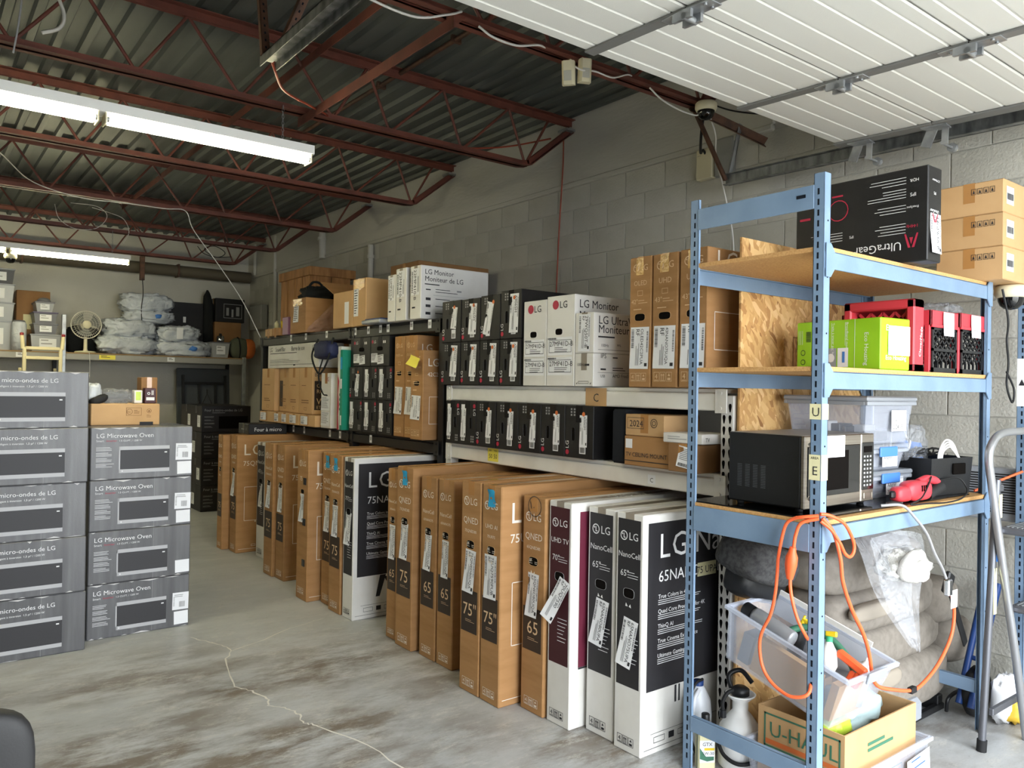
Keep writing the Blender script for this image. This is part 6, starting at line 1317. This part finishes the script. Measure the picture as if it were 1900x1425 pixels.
# wall boxes, conduits, cords
o=thing('alarm_panel','beige alarm panel on the block wall near the track hanger','panel',(4.33,3.43,3.01)); MB().box(0,0,0,.055,.135,.21,.006).build('cover','cream_plastic',o); MB().box(-.001,.09,.165,.0,.12,.167).build('logo_line','ink_grey',o)
o=thing('junction_box','grey junction box on the wall behind the track hanger','panel',(4.345,3.27,3.01)); MB().box(0,0,0,.04,.15,.25,.005).build('cover','grey_dim',o); MB().box(-.002,.01,.01,0,.14,.24).build('door','grey_dim',o)
o=thing('electrical_panel','grey electrical panel on the right wall in the back corner','panel',(4.27,11.85,2.38)); MB().box(0,0,0,.10,.5,.38,.006).build('cabinet','grey_dim',o); MB().box(-.008,.03,.03,0,.47,.35,.003).build('door','grey_dim',o)
for lab,pts,rr in (('white conduit running down the right wall by the back corner',[(4.36,11.55,3.78),(4.36,11.55,3.4),(4.36,11.53,2.9),(4.37,11.52,2.0)],.028),('white conduit dropping to the pipe in the back corner',[(4.34,12.36,3.75),(4.34,12.36,3.26)],.025),('white pipe stub on the right wall under the fourth joist',[(4.35,8.45,3.22),(4.35,8.45,2.3)],.035),('white drain stub under the fifth joist on the right wall',[(4.34,9.82,3.62),(4.34,9.80,3.22)],.05)):
    o=thing('conduit_pipe',lab,'pipe',(0,0,0)); MB().tube(pts,rr,10).build('pipe','pipe_white',o); MB().tube([Vector(pts[0])-Vector((0,0,.12)),Vector(pts[0])-Vector((0,0,.16))],rr*1.35,10).build('collar','pipe_white',o)
o=thing('ceiling_pipe','thick painted pipe running under the roof along the back wall','pipe',(0,12.45,3.22)); MB().tube([(-3.5,0,0),(4.30,0,0)],.085,16).build('pipe','duct_paint',o)
for x in (-1.5,1.2,3.2): MB().box(x-.012,-.095,-.095,x+.012,.095,.095).build('clamp','rust',o)
for k,(x,y) in enumerate(((2.61,12.0),)):
    o=thing('hanger_post','short dark post hanging from the rearmost joist','post',(x,y,2.98)); MB().box(-.03,-.03,0,.03,.03,.34,.003).build('post','rust',o); MB().tube(cr([(0,-.03,.02),(.01,-.04,-.2),(-.01,-.04,-.4),(.0,-.04,-.6)]),.006,6).build('cord','cable_black',o)
def cord(lab,pts,rr,m_,name='cable'): 
    o=thing(name,lab,'cable',(0,0,0)); MB().tube(cr(pts,7),rr,6).build('cord',m_,o); return o
cord('red cord hanging down the block wall from the joist end',[(4.33,4.97,3.68),(4.345,4.99,3.4),(4.35,5.03,2.9),(4.352,5.06,2.3),(4.352,5.07,2.1)],.006,'cable_red')
cord('orange cable drooping from the opener rail along the joist',[(1.43,3.92,3.24),(1.50,4.02,3.18),(1.66,4.30,3.20),(1.95,4.62,3.27),(2.14,4.85,3.33),(2.30,4.97,3.335),(2.7,4.97,3.325),(3.2,4.98,3.35),(3.7,4.985,3.45),(4.2,4.985,3.62)],.007,'cable_red')
cord('white cable sagging under the near joist left of the detectors',[(1.2,3.13,3.33),(1.45,3.10,3.25),(1.77,3.09,3.215),(1.97,3.10,3.285),(2.07,3.13,3.34)],.006,'cable_white')
cord('white cable sagging under the near joist just before the detectors',[(2.17,3.13,3.30),(2.24,3.10,3.255),(2.38,3.10,3.255),(2.52,3.11,3.30),(2.60,3.14,3.32)],.006,'cable_white')
cord('white cable linking the two detectors to the joist',[(2.73,3.10,3.26),(2.78,3.06,3.225),(2.84,3.07,3.24),(2.92,3.09,3.26),(3.05,3.10,3.265),(3.18,3.12,3.32),(3.24,3.14,3.335)],.005,'cable_white')
cord('white cable running to the dome camera on the near joist',[(3.38,3.13,3.30),(3.45,3.10,3.24),(3.6,3.10,3.215),(3.76,3.11,3.22),(3.83,3.13,3.25)],.005,'cable_white')
cord('white cord hanging beside the beige alarm panel',[(3.95,3.15,3.27),(4.10,3.22,3.20),(4.24,3.32,3.10),(4.30,3.29,2.85),(4.345,3.26,2.6),(4.36,3.25,2.3)],.005,'cable_white')
cord('black cable from the dome camera across to the door edge',[(3.92,3.14,3.34),(4.0,3.0,3.27),(4.1,2.8,3.22),(4.25,2.6,3.22),(4.36,2.45,3.2)],.005,'cable_black')
cord('black cables bunched below the dome camera to the alarm panel',[(3.93,3.18,3.28),(4.02,3.27,3.20),(4.20,3.42,3.15),(4.30,3.48,3.2),(4.34,3.49,3.18)],.009,'cable_black')
cord('thin white wire crossing below the joists to the black rack end',[(.3,7.0,3.36),(.54,7.27,3.31),(.85,8.06,3.29),(1.31,8.50,3.30),(1.64,8.45,3.30),(2.03,8.45,3.30),(2.24,8.46,3.31),(2.32,8.44,3.12),(2.55,8.3,2.75),(2.75,8.18,2.4),(2.9,8.06,2.03)],.0045,'cable_white')
cord('loop of thin white wire hanging from the joists, upper left',[(1.30,10.27,3.55),(1.35,10.27,3.39),(1.51,10.27,3.30),(1.73,10.27,3.335),(1.84,10.27,3.49),(1.73,10.27,3.59),(1.46,10.27,3.59)],.004,'cable_white')
cord('loose white wire end dangling near the wire loop',[(1.68,10.27,3.57),(1.89,10.27,3.53),(2.02,10.27,3.48),(2.08,10.27,3.34),(2.02,10.27,3.19)],.004,'cable_white')
cord('coiled black wire hanging behind the joist near the back corner',[(3.35,11.975,3.55),(3.45,11.975,3.45),(3.65,11.975,3.42),(3.75,11.975,3.5),(3.6,11.975,3.58),(3.45,11.975,3.52),(3.6,11.975,3.42),(3.85,11.975,3.45)],.006,'cable_black')
cord('flexible conduit hanging from the roof at the top left',[(.50,4.75,3.72),(.57,4.72,3.60),(.62,4.70,3.47),(.60,4.68,3.38),(.52,4.68,3.33)],.010,'pipe_white')
cord('thin grey cable hanging by the flexible conduit',[(.46,4.75,3.72),(.44,4.72,3.55),(.42,4.70,3.35),(.40,4.70,3.2)],.005,'cable_grey')
cord('tangled black cables on the right post of the blue shelving',[(3.985,1.49,2.04),(4.0,1.47,1.9),(3.975,1.465,1.8),(4.01,1.47,1.7),(3.98,1.465,1.6),(4.03,1.46,1.52),(4.05,1.46,1.58),(3.99,1.47,1.66)],.005,'cable_black')
cord('orange cord crossing behind the blue posts low on the right',[(3.99,1.6,1.10),(4.1,1.55,1.14),(4.22,1.48,1.19)],.006,'cable_orange')
# opener rail hung from the joists
o=thing('opener_rail','galvanised steel rail hung from the joists at the top','rail',(0,0,0)); mb=MB(); mb.box(1.385,2.2,3.195,1.475,3.93,3.20); mb.box(1.385,2.2,3.15,1.39,3.93,3.20); mb.box(1.47,2.2,3.15,1.475,3.93,3.20); mb.box(1.41,2.2,3.185,1.45,3.93,3.195); mb.build('channel','galv_dark',o)
for (a,b) in (((1.40,3.88,3.20),(1.40,4.0,3.78)),((1.46,3.86,3.20),(1.62,3.55,3.78))):
    p0,p1=Vector(a),Vector(b); d=p1-p0; z=d.normalized(); x=Vector((1,0,0)); x=(x-z*x.dot(z)).normalized(); y=z.cross(x); T=Matrix(((x.x,y.x,z.x,p0.x),(x.y,y.y,z.y,p0.y),(x.z,y.z,z.z,p0.z),(0,0,0,1))); mb=MB(); mb.box(-.02,-.002,0,.02,.002,d.length,0,0,T); mb.box(-.02,-.002,0,-.016,.03,d.length,0,0,T)
    k=.03
    while k<d.length-.03: mb.box(-.004,-.0032,k,.004,.0032,k+.012,0,1,T); k+=.04
    mb.build('hanger','rust slot'.split()[0],o) if False else mb.build('hanger',['rust','slot'],o)
